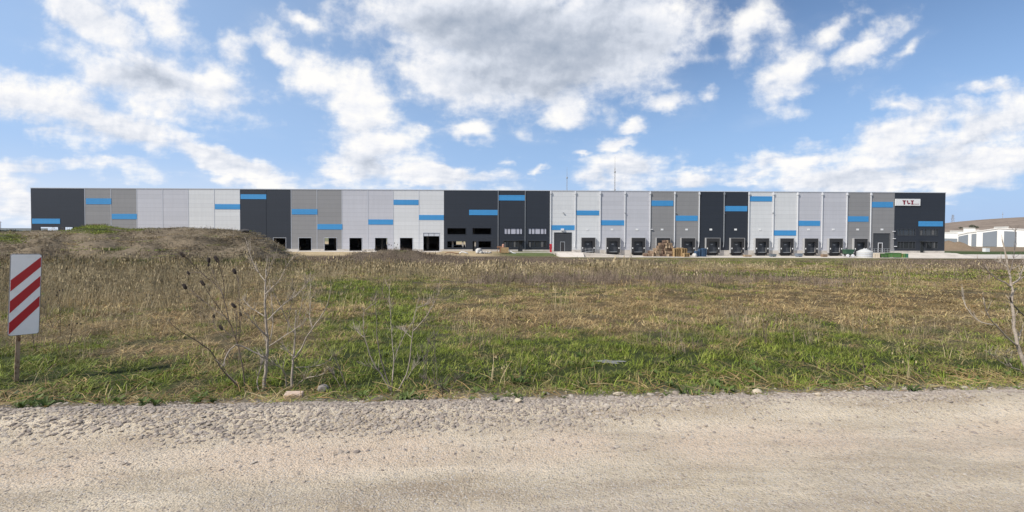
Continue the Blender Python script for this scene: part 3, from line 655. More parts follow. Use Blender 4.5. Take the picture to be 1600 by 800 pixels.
# plates above the docks, wall lights, cameras
for q in [956.3, 995.4, 1034.5, 1072.8, 1110.6, 1149.3, 1187.5, 1263.5, 1302, 1340, 1378, 917.5]:
    u, w = W(q, 358.7); MB().box(u-.3, u+.3, -.06, -.004, w-.2, w+.22).build('dock_plate', M_WHITE if q != 917.5 else M_TRIM, wh)
for q, y in ((1018, 358.5), (1396, 361.5), (1396.5, 372.8), (1398.5, 385)):
    u, w = W(q, y); MB().box(u-.28, u+.28, -.25, -.06, w-.07, w+.08).build('wall_light', M_TRIM, wh)
for q, y in ((880, 332.6), (976.5, 333), (1055, 332), (1131, 333.5), (1207.2, 333)):
    u, w = W(q, y); MB().box(u-.14, u+.14, -.3, -.14, w-.1, w+.12).box(u-.05, u+.05, -.14, -.003, w-.02, w+.06).build('security_camera', M_STEEL, wh)
u, w = W(878.7, 358.3); m_ = MB(); m_.box(u-.36, u+.36, -.35, -.055, w-.3, w+.18); m_.build('door_lamp', M_TRIM, wh)

# company sign on the dark end
r = rect(1398, 1437, 311, 321.4)
sg = empty('company_sign', Wl((r[0]+r[1])/2, -.06, r[2]), TH); tag(sg, 'white signboard with dark red TLT letters high on the dark end of the warehouse', 'sign')
so = RI @ sg.location
MB().box(r[0]-so.x, r[1]-so.x, -.16, 0, 0, r[3]-r[2]).build('board', M_WHITE, sg, bevel=.02)
def Z(x, y): a = W(1390+x*.0375, 300+y*.0375); return (a[0]-so.x, a[1]-so.z)
M_LET = pm('letter_red', (.20, .018, .035), .15, 8, .5)
for pl_ in ([(498, 348), (636, 348), (630, 378), (608, 400), (602, 420), (602, 525), (550, 525), (546, 420), (538, 398), (510, 385)],
            [(672, 352), (722, 352), (735, 385), (738, 440), (762, 462), (825, 452), (820, 488), (770, 508), (722, 506), (704, 470)],
            [(836, 350), (972, 350), (965, 380), (938, 398), (932, 420), (938, 525), (868, 525), (884, 420), (878, 400), (850, 386)]):
    MB().prism([Z(*p) for p in pl_], -.20, -.162).build('letter', M_LET, sg)
mb = MB()
for k in range(9):
    x0 = 955+k*27; mb.prism([Z(x0, 488+(k % 3)*4), Z(x0+17, 488+(k % 2)*5), Z(x0+17, 522), Z(x0, 522)], -.18, -.162)
mb.build('small_lettering', pm('small_letter', (.30, .16, .17), .1, 5, .5), sg)

# yard, ramps, aprons
YZ = -3.33
def sheet(name, pts, z, mat, th=.0):
    mb = MB(); mb.prism(pts, z-.25, z, 'z'); return tag(mb.build(name, mat), kind='structure')
q0 = Wl(U(862), -.1, 0); q1 = Wl(LEN+2, -.1, 0)
sheet('yard', [(14, 97.4), (150, 98.6), (150, 103.2), (q1.x, 103.6), (q1.x, q1.y), (q0.x+6, q0.y)], YZ, M_YARD)
sheet('access_road', [(104.6, 103.8), (420, 108), (420, 121), (104.6, 119)], YZ+.02, M_YARD)
a0_, a1_ = Wl(U(440), -5, 0), Wl(U(692), -6, 0); a2_, a3_ = Wl(U(692), -.06, 0), Wl(U(440), -.06, 0)
sheet('apron', [(a0_.x, a0_.y), (a1_.x, a1_.y), (a2_.x, a2_.y), (a3_.x, a3_.y)], FZ-.005, M_YARD)
# kerb path in front of the office
c0 = Wl(U(795), -6.8, 0); c1 = Wl(U(866), -6.6, 0); c2 = Wl(U(866), -5.6, 0); c3 = Wl(U(795), -5.5, 0)
zz = max(hz(c.x, c.y) for c in (c0, c1, c2, c3))+.06
sheet('path', [(c0.x, c0.y), ((c0.x+c1.x)/2, c0.y+.4), (c1.x, c1.y), (c2.x, c2.y), ((c0.x+c1.x)/2, c2.y+.3), (c3.x, c3.y)], zz, M_YARD)
rp = empty('door_ramp', Wl(U(880), -4, FZ*0-.0), TH); tag(rp, 'pale concrete ramp sloping from the grey sectional door down to the yard', 'ramp')
ro = RI @ rp.location; yd = YZ-FZ
mb = MB(); mb.prism([(U(864)-ro.x, yd-.1-ro.z), (U(864)-ro.x, -.01-ro.z), (U(903)-ro.x, -.03-ro.z), (U(986)-ro.x, yd+.02-ro.z), (U(986)-ro.x, yd-.1-ro.z)], -7.2-ro.y, -3.4-ro.y)
mb.prism([(U(864)-ro.x, yd-.1-ro.z), (U(864)-ro.x, -.012-ro.z), (U(897)-ro.x, -.012-ro.z), (U(897)-ro.x, yd-.1-ro.z)], -3.4-ro.y, -.06-ro.y); 
mb.prism([(-7.2-ro.y, -.02-ro.z), (-8.8-ro.y, yd+.0-ro.z), (-7.2-ro.y, yd-.1-ro.z)], U(864)-ro.x, U(903)-ro.x, 'x')
mb.build('slope', M_YARD, rp)
hr = MB()
for k in range(6):
    t = k/5; u = U(905)+(U(932)-U(905))*t; w = -.03+(yd*.33)*t; hr.tube([(u-ro.x, -3.7-ro.y, w-ro.z), (u-ro.x, -3.7-ro.y, w+1.0-ro.z)], .03, 6)
for dh in (.35, .68, 1.0): hr.tube([(U(905)-ro.x, -3.7-ro.y, -.03+dh-ro.z), (U(932)-ro.x, -3.7-ro.y, -.03+yd*.33+dh-ro.z)], .03, 6)
hr.build('handrail', M_STEEL, rp)
ap = empty('end_apron', Wl(U(1420), -4, 0), TH); tag(ap, 'pale sloping concrete apron below the dark right end of the warehouse', 'apron')
po = RI @ ap.location
mb = MB(); mb.prism([(-.06-po.y, -.03-po.z), (-2.2-po.y, -.05-po.z), (-6.6-po.y, yd+.03-po.z), (-6.6-po.y, yd-.1-po.z), (-.06-po.y, yd-.1-po.z)], U(1361)-po.x, U(1480)-po.x, 'x'); mb.build('slope', M_YARD, ap)
rl = MB(); ua, ub = U(1332), U(1371)
rail = empty('steel_railing', Wl((ua+ub)/2, -4.6, 0), TH); tag(rail, 'grey steel railing with vertical posts behind the white tank', 'railing'); lo = RI @ rail.location
for k in range(9):
    u = ua+(ub-ua)*k/8; rl.tube([(u-lo.x, 0, yd-lo.z), (u-lo.x, 0, 1.05-lo.z)], .045, 6)
rl.build('posts', M_STEEL, rail); rl = MB()
for w in (1.05, .55, .1): rl.tube([(ua-lo.x, 0, w-lo.z), (ub-lo.x, 0, w-lo.z)], .04, 6)
rl.build('rails', M_STEEL, rail)

# ------------------------------------------------------------------ things in the yard
M_CRATE = pm('old_wood', (.25, .175, .115), .35, 1.5, .85, bump=.3); M_CRATE2 = pm('pale_wood', (.36, .27, .18), .3, 1.5, .85, bump=.3); M_PAL = pm('new_wood', (.38, .26, .13), .25, 2, .8); M_BLUEP = pm('blue_pallet_paint', (.05, .10, .18), .25, 2, .7)
def crate_mesh(w, d, h, mat, name='crate'):
    mb = MB(); mb.box(-w/2+.03, w/2-.03, -d/2+.03, d/2-.03, .1, h-.02)
    for k in range(4):
        z = .12+k*(h-.14)/4; mb.box(-w/2, w/2, -d/2, -d/2+.028, z, z+(h-.14)/4-.05); mb.box(-w/2, w/2, d/2-.028, d/2, z, z+(h-.14)/4-.05); mb.box(-w/2, -w/2+.028, -d/2+.03, d/2-.03, z, z+(h-.14)/4-.05); mb.box(w/2-.028, w/2, -d/2+.03, d/2-.03, z, z+(h-.14)/4-.05)
    for sx in (-1, 0, 1): mb.box(sx*(w/2-.06)-.06, sx*(w/2-.06)+.06, -d/2+.01, d/2-.01, 0, .1)
    for sx in (-1, 1):
        for sy in (-1, 1): mb.box(sx*(w/2+.012)-.05, sx*(w/2+.012)+.05, sy*(d/2+.012)-.02, sy*(d/2+.012)+.02, .1, h)
    return mb.mesh(name, mat)
def pallet_stack(n, mat, w=1.2, d=1.0, gap=.145):
    mb = MB()
    for k in range(n):
        z = k*gap; o_ = random.uniform(-.03, .03)
        for i in range(6): mb.box(-w/2+o_, w/2+o_, -d/2+i*d/5.2, -d/2+i*d/5.2+.11, z+.118, z+.14)
        for sx in (-1, 0, 1): mb.box(sx*(w/2-.06)-.055+o_, sx*(w/2-.06)+.055+o_, -d/2, d/2, z, z+.116)
    return mb
DY = -5.2   # row in front of the docks, local
def place(px, dy=DY, z=0.): p = Wl(W(px, 395)[0]*1.0, dy, 0); o = RI @ Vector((0, 0, EYE)); 
def spot(px, v, z=None):
    """local ground point seen at column px, v metres in front of the facade"""
    o = RI @ Vector((0, 0, EYE)); d = RI.to_3x3() @ ray(px, 398); t = (v-o.y)/d.y; p = o+d*t; q = Wl(p.x, v, 0); q.z = YZ+.001 if z is None else z; return q
cm = [crate_mesh(1.2, 1.0, .85, M_CRATE), crate_mesh(1.1, .9, .75, M_CRATE2), crate_mesh(1.0, .8, .65, pm('dark_wood', (.15, .095, .065), .3, 2, .85))]
hgt = [.85, .75, .65]
# heap: rows of leaning crates, fewer the higher they stand
first = True; heapx = spot(1031, -4.2)
ax = (Wl(1, 0, 0)-Wl(0, 0, 0)); ay = (Wl(0, 1, 0)-Wl(0, 0, 0))
rows = [(-3.7, 3.4, 9), (-2.4, 3.3, 7), (-1.3, 3.1, 6), (-.6, 2.9, 5), (0., 2.6, 3), (.7, 2.2, 2)]; zc = YZ+.002
for lv, (a, b, n) in enumerate(rows):
    for dp in ((-.6, .1, .8) if lv < 2 else ((-.3, .4) if lv < 5 else (0.,))):
        for k in range(n):
            i = random.randrange(3); u = a+(b-a)*(k+.5)/n+random.uniform(-.12, .12)
            c = bpy.data.objects.new('crate', cm[i]); COL.objects.link(c); p = heapx+ax*u+ay*dp
            c.location = (p.x, p.y, zc+random.uniform(0, .03)); c.rotation_euler = (random.uniform(-.13, .13), random.uniform(-.16, .16), TH+random.uniform(-.8, .8))
            c.scale = (.72, .72, .62/hgt[i])
            tag(c, ('weathered brown', 'pale grey brown', 'dark stained')[i]+' wooden crate in the big heap before the docks', 'crate', 'wooden crates heaped in the yard')
    zc += .61
for j, (px, n, v) in enumerate(((1056, 13, -5.4), (1062, 14, -5.2), (1068, 13, -5.6), (1072, 6, -6.6))):
    o = pallet_stack(n, M_PAL).build('pallet_stack', M_PAL); o.location = spot(px, v); o.rotation_euler.z = TH+random.uniform(-.1, .1)
    tag(o, ('tall stack of yellowish pallets touching the crate heap', 'middle tall stack of yellowish pallets right of the crate heap', 'tall stack of yellowish pallets third from the crate heap', 'low stack of yellowish pallets beside the tall ones')[j], 'pallet stack', 'stacks of yellowish pallets')
for j, (px, n, v) in enumerate(((1089, 9, -5.2), (1094.3, 12, -5.0), (1099.6, 13, -5.1))):
    o = pallet_stack(n, M_BLUEP, .8).build('pallet_stack', M_BLUEP); o.location = spot(px, v); o.rotation_euler.z = TH+random.uniform(-.1, .1)
    tag(o, ('lowest stack of blue pallets by the dark bay', 'middle stack of blue pallets by the dark bay', 'tallest stack of blue pallets, against the dark bay dock')[j], 'pallet stack', 'stacks of blue pallets')
def sack(px, v, w, h, mat, name, label, cat, seed=1, group=None, z=None):
    import bmesh
    bm = bmesh.new(); bmesh.ops.create_icosphere(bm, subdivisions=3, radius=1)
    for p in bm.verts:
        c = p.co; k = 1+.35*(vnoise(np.array([c.x*2.2+seed*7]), np.array([c.y*2.2+c.z*1.7]), seed)[0]-.5); c *= k
        c.x = math.copysign(abs(c.x)**.75, c.x)*w/2; c.y = math.copysign(abs(c.y)**.75, c.y)*w*.4; c.z = max(0, (c.z+.55)/1.55)*h
    me = bpy.data.meshes.new(name); bm.to_mesh(me); bm.free(); me.materials.append(mat); me.polygons.foreach_set('use_smooth', [True]*len(me.polygons))
    o = bpy.data.objects.new(name, me); COL.objects.link(o); o.location = spot(px, v, z); o.rotation_euler.z = random.random()*3; return tag(o, label, cat, group)
M_BAG = pm('white_bag', (.48, .46, .43), .12, 3, .7, bump=.6, bscale=5)
sack(1085, -6, 1.0, .8, M_BAG, 'rubble_bag', 'small white bag left of the blue pallets', 'bag', 3)
o = bpy.data.objects.new('crate', cm[1]); COL.objects.link(o); o.location = spot(1167.5, -5); o.scale = (1.3, 1, .6); tag(o, 'low pale crate lying alone between two docks of the white bay', 'crate')
M_BIN = pm('grey_bin', (.13, .15, .17), .15, 3, .5)
def bin_box(px, v, w, h, mat, label, cat='container', name='storage_bin', lid=None, group=None):
    mb = MB(); mb.prism([(-w/2, .12), (w/2, .12), (w/2+.1, h), (-w/2-.1, h)], -.5, .5)
    for sx in (-1, 1): mb.box(sx*(w/2-.15)-.08, sx*(w/2-.15)+.08, -.4, .4, 0, .12)
    for k in range(4): mb.box(-w/2+.2+k*(w-.4)/3-.03, -w/2+.2+k*(w-.4)/3+.03, -.55, -.501, .15, h-.1)
    mb.box(-w/2-.14, w/2+.14, -.56, .56, h, h+.07); o = mb.build(name, mat, bevel=.01); o.location = spot(px, v); o.rotation_euler.z = TH; return tag(o, label, cat, group)
bin_box(1207, -4.6, 1.1, .55, M_BIN, 'low dark grey bin below the lowest blue band')
bin_box(1248, -4.6, 1.1, .7, pm('slate_bin', (.17, .20, .24), .15, 3, .5), 'blue grey bin by the silver bay docks')
o = bpy.data.objects.new('crate', cm[0]); COL.objects.link(o); o.location = spot(1287.5, -4.8); o.scale = (.8, .8, .75); tag(o, 'small brown crate alone between the silver bay docks', 'crate')
M_GREEN = pm('green_skip_paint', (.075, .19, .05), .2, 2, .5, dirt=(.12, .08, .04, .5)); M_DGREEN = pm('dark_green_paint', (.025, .075, .04), .2, 2, .5)
# green hand cart / tipper
ct = empty('tipping_cart', spot(1326, -5.4), TH); tag(ct, 'dark green tipping cart with pale wheels left of the white tank', 'cart')
mb = MB(); mb.prism([(-.9, .75), (.55, .75), (.95, 1.75), (-1.1, 1.75)], -.6, .6); mb.build('hopper', M_DGREEN, ct, bevel=.02)
MB().box(-.9, .8, -.45, .45, .5, .74).build('chassis', M_BLACK, ct)
for sx in (-.6, .55):
    for sy in (-.55, .55):
        w_ = MB(); w_.lathe([(.05, -.07), (.33, -.07), (.36, 0), (.33, .07), (.05, .07)], 16); w_.v = [(v[0]+sx, v[2]+sy, v[1]+.36) for v in w_.v]; w_.build('wheel', M_TRIM, ct)
MB().tube([(.9, .3, 1.3), (1.3, .3, 1.5), (1.3, -.3, 1.5), (.9, -.3, 1.3)], .03, 6).build('push_handle', M_STEEL, ct)
tk = empty('water_tank', spot(1351, -6.2), TH); tag(tk, 'round white tank with a domed top standing in front of the railing', 'tank')
MB().lathe([(1.55, 0), (1.55, 1.2), (1.5, 1.27), (1.15, 1.5), (.7, 1.75), (.35, 1.86), (.05, 1.88)], 32).build('shell', pm('tank_white', (.46, .46, .44), .08, 2, .5), tk)
rb = MB()
for z in (.35, .8): rb.lathe([(1.60, z), (1.60, z+.1), (1.52, z+.11), (1.52, z-.01)], 32)
rb.build('ring', M_CAP, tk); MB().lathe([(.3, 1.8), (.3, 1.96), (.02, 1.99)], 16).build('lid', M_TRIM, tk)
M_CREAM = pm('cream_block', (.60, .52, .40), .12, 3, .8)
for j, px in enumerate((1363.6, 1367.2, 1370.6)):
    o = MB().box(-.22, .22, -.5, .5, 0, .95).box(-.18, .18, -.46, .46, .95, 1.0).build('concrete_block', M_CREAM, bevel=.03); o.location = spot(px, -7.2); o.rotation_euler.z = TH
    tag(o, ('cream upright block touching the white tank', 'middle cream upright block right of the white tank', 'cream upright block next to the black tyre')[j], 'block', 'cream blocks beside the white tank')
ty = MB(); ty.lathe([(.25, -.13), (.42, -.14), (.5, -.08), (.5, .08), (.42, .14), (.25, .13), (.25, -.13)], 24); ty.v = [(v[0], v[2], v[1]+.5) for v in ty.v]; o = ty.build('tyre', M_BLACK, smooth=True); o.location = spot(1373.3, -7.4); o.rotation_euler.z = TH+.3; tag(o, 'black tyre standing upright between cream blocks and green bins', 'tyre')
bin_box(1379.5, -7.2, 1.3, .85, pm('mid_green', (.06, .13, .04), .2, 2, .5), 'smaller dull green bin left of the large green skip', 'waste bin', 'waste_bin')
bin_box(1395.5, -7.3, 2.7, 1.0, M_GREEN, 'large bright green skip before the dark end wall', 'skip', 'waste_skip')
M_YG = pm('yellow_green', (.22, .24, .07), .2, 2, .6)
for j, (px, m_) in enumerate(((1408.5, M_YG), (1412.5, M_GREEN), (1416.5, pm('teal_green', (.03, .13, .08), .2, 2, .5)))):
    b = MB(); b.lathe([(.29, 0), (.31, .03), (.30, .28), (.32, .3), (.30, .32), (.30, .58), (.32, .6), (.30, .62), (.31, .88), (.29, .92), (.02, .9)], 18); o = b.build('barrel', m_, smooth=False); o.location = spot(px, -7.4)
    tag(o, ('yellowish green barrel next to the large skip', 'mid green barrel between two others by the skip', 'teal green barrel farthest from the large skip')[j], 'barrel', 'barrels beside the green skip')
# red cabinet by the ramp
rc = empty('hydrant_cabinet', spot(860.6, -1.2, FZ-.2), TH); tag(rc, 'narrow red hydrant cabinet standing at the corner of the white bay', 'cabinet')
MB().box(-.2, .2, -.18, .18, .0, .75).build('base', M_RED, rc, bevel=.01); MB().box(-.24, .24, -.24, .24, .77, 2.0).build('housing', M_RED, rc, bevel=.02); MB().box(-.16, .16, -.262, -.242, .9, 1.85).build('door', pm('red_door', (.40, .02, .03), .1, 4, .4), rc)
# building debris in front of the office
def gspot(px, v):
    p = spot(px, v); p.z = hz(p.x, p.y); return p
for j, (px, v, w, h) in enumerate(((748.2, -7.2, 1.5, 1.15), (746, -7.8, .9, .6), (752, -7.9, .9, .55))):
    p = gspot(px, v); sack(px, v, w, h, M_BAG, 'rubble_bag', ('biggest white rubble bag before the open office windows', 'small white rubble bag in front of the biggest, on its side', 'small white rubble bag next to the dark rubble')[j], 'bag', 11+j, 'white rubble bags', p.z-.03)
M_RUB = pm('rubble', (.20, .19, .18), .5, 4, .9)
for j in range(9):
    px = 755+j*1.45; p = gspot(px, -7.6+random.uniform(-.4, .4)); o = bpy.data.objects.new('rubble_chunk', pebble(300+j).mesh('rubble_chunk', (M_RUB, M_CONC)[j % 2])); COL.objects.link(o); k = random.uniform(.25, .5); o.scale = (k, k, k*1.2); o.location = p+Vector((0, 0, .1)); o.rotation_euler = (random.random(), random.random(), random.random()*6)
    tag(o, ('dark', 'pale')[j % 2]+' chunk of broken concrete right of the white rubble bags', 'rubble', 'broken concrete before the office')
M_RUST = pm('rusty_brown', (.22, .11, .06), .3, 3, .8)
mx = empty('cement_mixer', gspot(780, -7), TH); tag(mx, 'rust brown machine on a stand left of the yellow crate', 'machine')
MB().box(-.5, .6, -.3, .3, 1.15, 1.5).build('tray', M_RUST, mx, bevel=.02); MB().box(.05, .6, -.25, .25, .1, 1.15).build('stand', M_RUST, mx, bevel=.02); MB().tube([(-.45, 0, 0), (-.3, 0, 1.15)], .05, 6).build('leg', M_RUST, mx)
o = bpy.data.objects.new('crate', crate_mesh(1.6, 1.2, 1.25, M_PAL)); COL.objects.link(o); o.location = gspot(788.5, -7.2); o.rotation_euler.z = TH; tag(o, 'yellow wooden crate before the glazed office windows', 'crate')
b = MB(); b.lathe([(.22, 0), (.26, .05), (.26, .6), (.2, .72), (.08, .76)], 14); o = b.build('plaster_bucket', pm('pink_brown', (.45, .24, .17), .15, 4, .7)); o.location = gspot(786.3, -7.2)+Vector((0, 0, 1.25)); tag(o, 'pinkish brown bucket standing on the yellow crate', 'bucket')
def hose(pts, r, mat, label, cat='hose', name='hose'):
    P = []
    for px, v, h in pts: p = gspot(px, v); P.append(p+Vector((0, 0, h+r)))
    o = MB().tube(P, r, 8).build(name, mat, smooth=True); return tag(o, label, cat)
hose([(695, -8.6, 0), (700, -8.4, .25), (706, -8.3, .2), (712, -8.4, .05), (717, -8.6, 0)], .09, M_RUST, 'rust brown bent pipe lying on the dirt left of the office', 'pipe', 'bent_pipe')
hose([(717.5, -8.6, 0), (721, -8.4, .3), (726, -8.3, .2), (731, -8.6, .0)], .12, M_WHITE, 'white curved pipe lying on the dirt left of the office', 'pipe', 'curved_pipe')
hose([(794.5, -7.4, .9), (797, -7.6, .45), (801, -7.9, .1), (806, -8.2, 0)], .08, M_TRIM, 'white hose drooping from the yellow crate to the grass')
for j, (px, y) in enumerate(((771.3, 388), (773.8, 388))):
    pass

# ------------------------------------------------------------------ marker sign by the track
SD = 5.45
sb = at(25.5, 598, SD); sb.z = hz(sb.x, sb.y)-.05
sgn = empty('hazard_sign', sb, 0); tag(sgn, 'white marker board with three red diagonal stripes on a rusty post', 'road sign')
YAW = R(52); lean = R(3.2)
sgn.rotation_euler = (0, lean, 0)
top = at(20, 396.5, SD).z-sb.z; bot = at(12, 521, SD).z-sb.z
Hs = top-bot; Ws = .25; RS = Matrix.Rotation(YAW, 4, 'Z')
bx_ = empty('board_mount', (0, 0, 0)); bpy.data.objects.remove(bx_)
def rpoly(w, h, r, n=5):
    P = []
    for cx, cz, a0 in ((w/2-r, r, -90), (w/2-r, h-r, 0), (-w/2+r, h-r, 90), (-w/2+r, r, 180)):
        for k in range(n+1): a = R(a0+90*k/n); P.append((cx+r*math.cos(a), cz+r*math.sin(a)))
    return P
M_SIGNW = pm('sign_white', (.84, .84, .84), .04, 3, .4, dirt=(.6, .58, .53, .3)); M_SIGNR = pm('sign_red', (.42, .008, .016), .1, 4, .4)
M_SIGNB = pm('sign_back', (.16, .16, .17), .1, 4, .5, .3)
def xf(mb, off=0.):
    Mx = Matrix.Translation((.06, 0, bot)) @ RS
    mb.v = [tuple(Mx @ Vector((v[0]+off, v[1], v[2]))) for v in mb.v]; return mb
OFF = .0
xf(MB().prism(rpoly(Ws, Hs, .022), -.040, -.018), OFF).build('board', M_SIGNW, sgn)
fr_ = MB(); fr_.prism(rpoly(Ws+.012, Hs+.012, .026), -.034, -.004); fr_.v = [(v[0], v[1], v[2]-.006) for v in fr_.v]; xf(fr_, OFF).build('board_back', M_SIGNB, sgn)
def clip_stripe(l0, l1, r0, r1):
    # heights measured down from the top edge as fractions, left edge then right edge
    return [(-Ws/2+.003, Hs*(1-l1)), (Ws/2-.003, Hs*(1-r1)), (Ws/2-.003, Hs*(1-r0)), (-Ws/2+.003, Hs*(1-l0))]
for l0, l1, r0, r1 in ((.315, .455, .03, .155), (.575, .725, .27, .40), (.84, .985, .525, .655)):
    xf(MB().prism(clip_stripe(l0, l1, r0, r1), -.0425, -.0395), OFF).build('stripe', M_SIGNR, sgn)
M_POST = pm('flaking_post', (.36, .26, .17), .3, 9, .8, dirt=(.10, .038, .016, 1.0), bump=.4)
pst = MB(); pst.box(-.02, .02, -.017, .017, -.1, top-.08); pst.v = [tuple(RS @ Vector(v)) for v in pst.v]; pst.build('post', M_POST, sgn)

# ------------------------------------------------------------------ saplings, teasel and shrubs by the track
M_BARK = pm('pale_bark', (.37, .31, .245), .35, 14, .85, bump=.4, bscale=60, dirt=(.15, .12, .10, .5)); M_DBARK = pm('dark_bark', (.14, .115, .095), .3, 14, .85, bump=.3, bscale=60); M_TEAS = pm('teasel_stalk', (.12, .09, .066), .3, 14, .85); M_HEAD = pm('teasel_head', (.035, .024, .020), .4, 60, .95, bump=1, bscale=120)
def zc_(ox, oy, s, pts): return [(ox+x*s, oy+y*s) for x, y in pts]
def smooth_pl(P, k=4):
    out = []
    for i in range(len(P)-1):
        a = P[max(i-1, 0)]; b = P[i]; c = P[i+1]; d = P[min(i+2, len(P)-1)]
        for j in range(k):
            t = j/k; out.append(.5*((2*b)+(c-a)*t+(2*a-5*b+4*c-d)*t*t+(3*b-a-3*c+d)*t**3))
    return out+[P[-1]]
def branch(mb, root, pts, d0, r0, r1, drift, n=6):
    """a limb through points of the photograph, wandering towards and away from the viewer by drift"""
    m = len(pts); P = [at(x, y, d0+drift*(i/max(1, m-1))**1.2) for i, (x, y) in enumerate(pts)]
    P = smooth_pl(P, 3); q = len(P); P = [p+Vector((random.uniform(-1, 1), random.uniform(-1, 1), random.uniform(-1, 1)))*r0*.35 for p in P]
    mb.tube([p-root for p in P], [(r0+(r1-r0)*(i/(q-1))**.8)*(1.18 if r0 > .0125 else 1.08) for i in range(q)], n); return P
def spray(mb, P, root, n, L, r):
    """short side twigs along a limb"""
    for _ in range(n):
        i = random.randint(len(P)//3, len(P)-1); d = (P[i]-P[max(i-1, 0)]).normalized(); s_ = Vector((random.uniform(-1, 1), random.uniform(-1, 1), random.uniform(.0, 1))); d = (d+s_*.9).normalized(); l = L*random.uniform(.4, 1)
        mb.tube([P[i]-root, P[i]+d*l*.5-root, P[i]+d*l+Vector((0, 0, l*.12))-root], [r, r*.8, r*.4], 4)
K = .3375
def A_(p): return zc_(260, 370, K, p)
def plant(name, label, cat, base, d0, stems, mat, twigs=8, tl=.16, group=None):
    r = at(base[0], base[1], d0); r.z = hz(r.x, r.y)-.03
    e = empty(name, r); tag(e, label, cat, group); first = True
    for st in stems:
        pts, r0, r1, dr, m_ = st[0], st[1], st[2], st[3], (st[4] if len(st) > 4 else mat); dd = d0+(st[5] if len(st) > 5 else 0)
        mb = MB(); P = branch(mb, r, pts, dd, r0, r1, dr); spray(mb, P, r, (twigs if r0 < .009 else twigs//2)*2, tl, max(r1*.9, .0022))
        mb.build('trunk' if r0 > .0125 else 'branch', m_, e, smooth=True)
    return e
D0 = 5.15
plant('sapling', 'tallest bare pale barked sapling standing between the teasel and its forked neighbour', 'sapling', (412, 607), D0, [
    (A_([(446, 716), (452, 690), (462, 590), (470, 500), (462, 400), (458, 270), (457, 205), (462, 150)]), .021, .006, .1),
    (A_([(458, 268), (490, 235), (520, 205), (550, 150), (577, 105)]), .008, .003, -.25), (A_([(458, 205), (430, 170), (400, 115), (370, 20)]), .006, .0022, .25),
    (A_([(462, 195), (480, 140), (500, 95)]), .005, .002, -.2), (A_([(470, 385), (520, 335), (560, 300), (610, 265), (655, 205)]), .008, .003, .35),
    (A_([(470, 466), (430, 425), (400, 395), (375, 360)]), .010, .003, -.3), (A_([(462, 372), (410, 340), (380, 318), (360, 295)]), .006, .002, .3),
    (A_([(478, 505), (540, 465), (600, 425), (640, 395)]), .008, .003, -.4), (A_([(462, 560), (400, 530), (345, 505), (320, 502), (290, 530), (272, 565), (266, 600)]), .009, .004, -.35),
    (A_([(480, 485), (492, 400), (488, 300), (478, 190)]), .006, .002, .2), (A_([(430, 716), (420, 670), (438, 600), (446, 560)]), .007, .003, .2)], M_BARK)
plant('sapling', 'smaller bare forked sapling right of the tallest one, rising from the flat pale brick', 'sapling', (455, 611), D0+.05, [
    (A_([(578, 722), (580, 690), (588, 580), (593, 500), (596, 430), (600, 340)]), .016, .004, .1), (A_([(592, 562), (625, 520), (645, 470), (680, 420), (715, 370), (740, 330), (757, 270), (763, 230)]), .010, .0028, -.3),
    (A_([(676, 422), (665, 380), (665, 330), (668, 215)]), .006, .002, .2), (A_([(592, 445), (570, 410), (545, 360), (520, 300), (500, 260)]), .006, .002, .3, M_DBARK), (A_([(600, 400), (622, 330), (640, 240), (655, 200)]), .005, .002, -.2),
    (A_([(560, 716), (553, 660), (545, 625), (515, 597), (480, 595)]), .008, .003, -.25), (A_([(590, 560), (565, 530), (545, 515)]), .005, .002, .2), (A_([(600, 605), (640, 602), (690, 598), (750, 578)]), .0055, .002, .25),
    (A_([(604, 690), (625, 668), (655, 652), (700, 645), (730, 632)]), .007, .003, -.3), (A_([(590, 250), (575, 330), (560, 400)][::-1]), .004, .002, .3, M_DBARK)], M_BARK)
te = plant('teasel_plant', 'dry teasel with dark egg shaped seed heads left of the tallest sapling', 'dry plant', (382, 611), D0-.05, [
    (A_([(366, 722), (362, 680), (350, 590), (335, 520), (320, 470), (290, 385), (268, 300), (245, 240), (200, 200), (150, 165), (110, 168)]), .0075, .003, .2),
    (A_([(338, 700), (300, 660), (262, 620), (230, 570), (200, 525), (150, 490), (100, 458), (60, 435), (25, 405)]), .008, .0025, -.5), (A_([(335, 680), (300, 655), (265, 605)]), .006, .003, .2),
    (A_([(300, 410), (250, 340), (200, 270), (167, 214)]), .0045, .002, -.2), (A_([(285, 380), (240, 350), (200, 320), (130, 260), (85, 230)]), .0045, .002, .3), (A_([(266, 290), (268, 230), (255, 170), (237, 108)]), .0042, .002, -.2),
    (A_([(262, 270), (250, 240), (230, 200), (205, 140), (197, 110)]), .0035, .0018, .2), (A_([(200, 200), (140, 145), (100, 105), (75, 85)]), .0032, .0018, -.2), (A_([(322, 470), (326, 400), (325, 350), (311, 318)]), .004, .002, .2), (A_([(330, 500), (336, 440), (338, 390), (343, 358)]), .003, .0018, -.3),
    (A_([(335, 250), (335, 215), (325, 180), (315, 160)]), .003, .0018, .1, M_TEAS, .3), (A_([(338, 480), (345, 380), (338, 300), (335, 250)]), .0035, .002, .2, M_TEAS, .1), (A_([(318, 465), (290, 450), (253, 420)]), .003, .0018, .1), (A_([(285, 480), (240, 440), (222, 400), (220, 368)]), .003, .0018, .3)], M_TEAS, 5, .12)
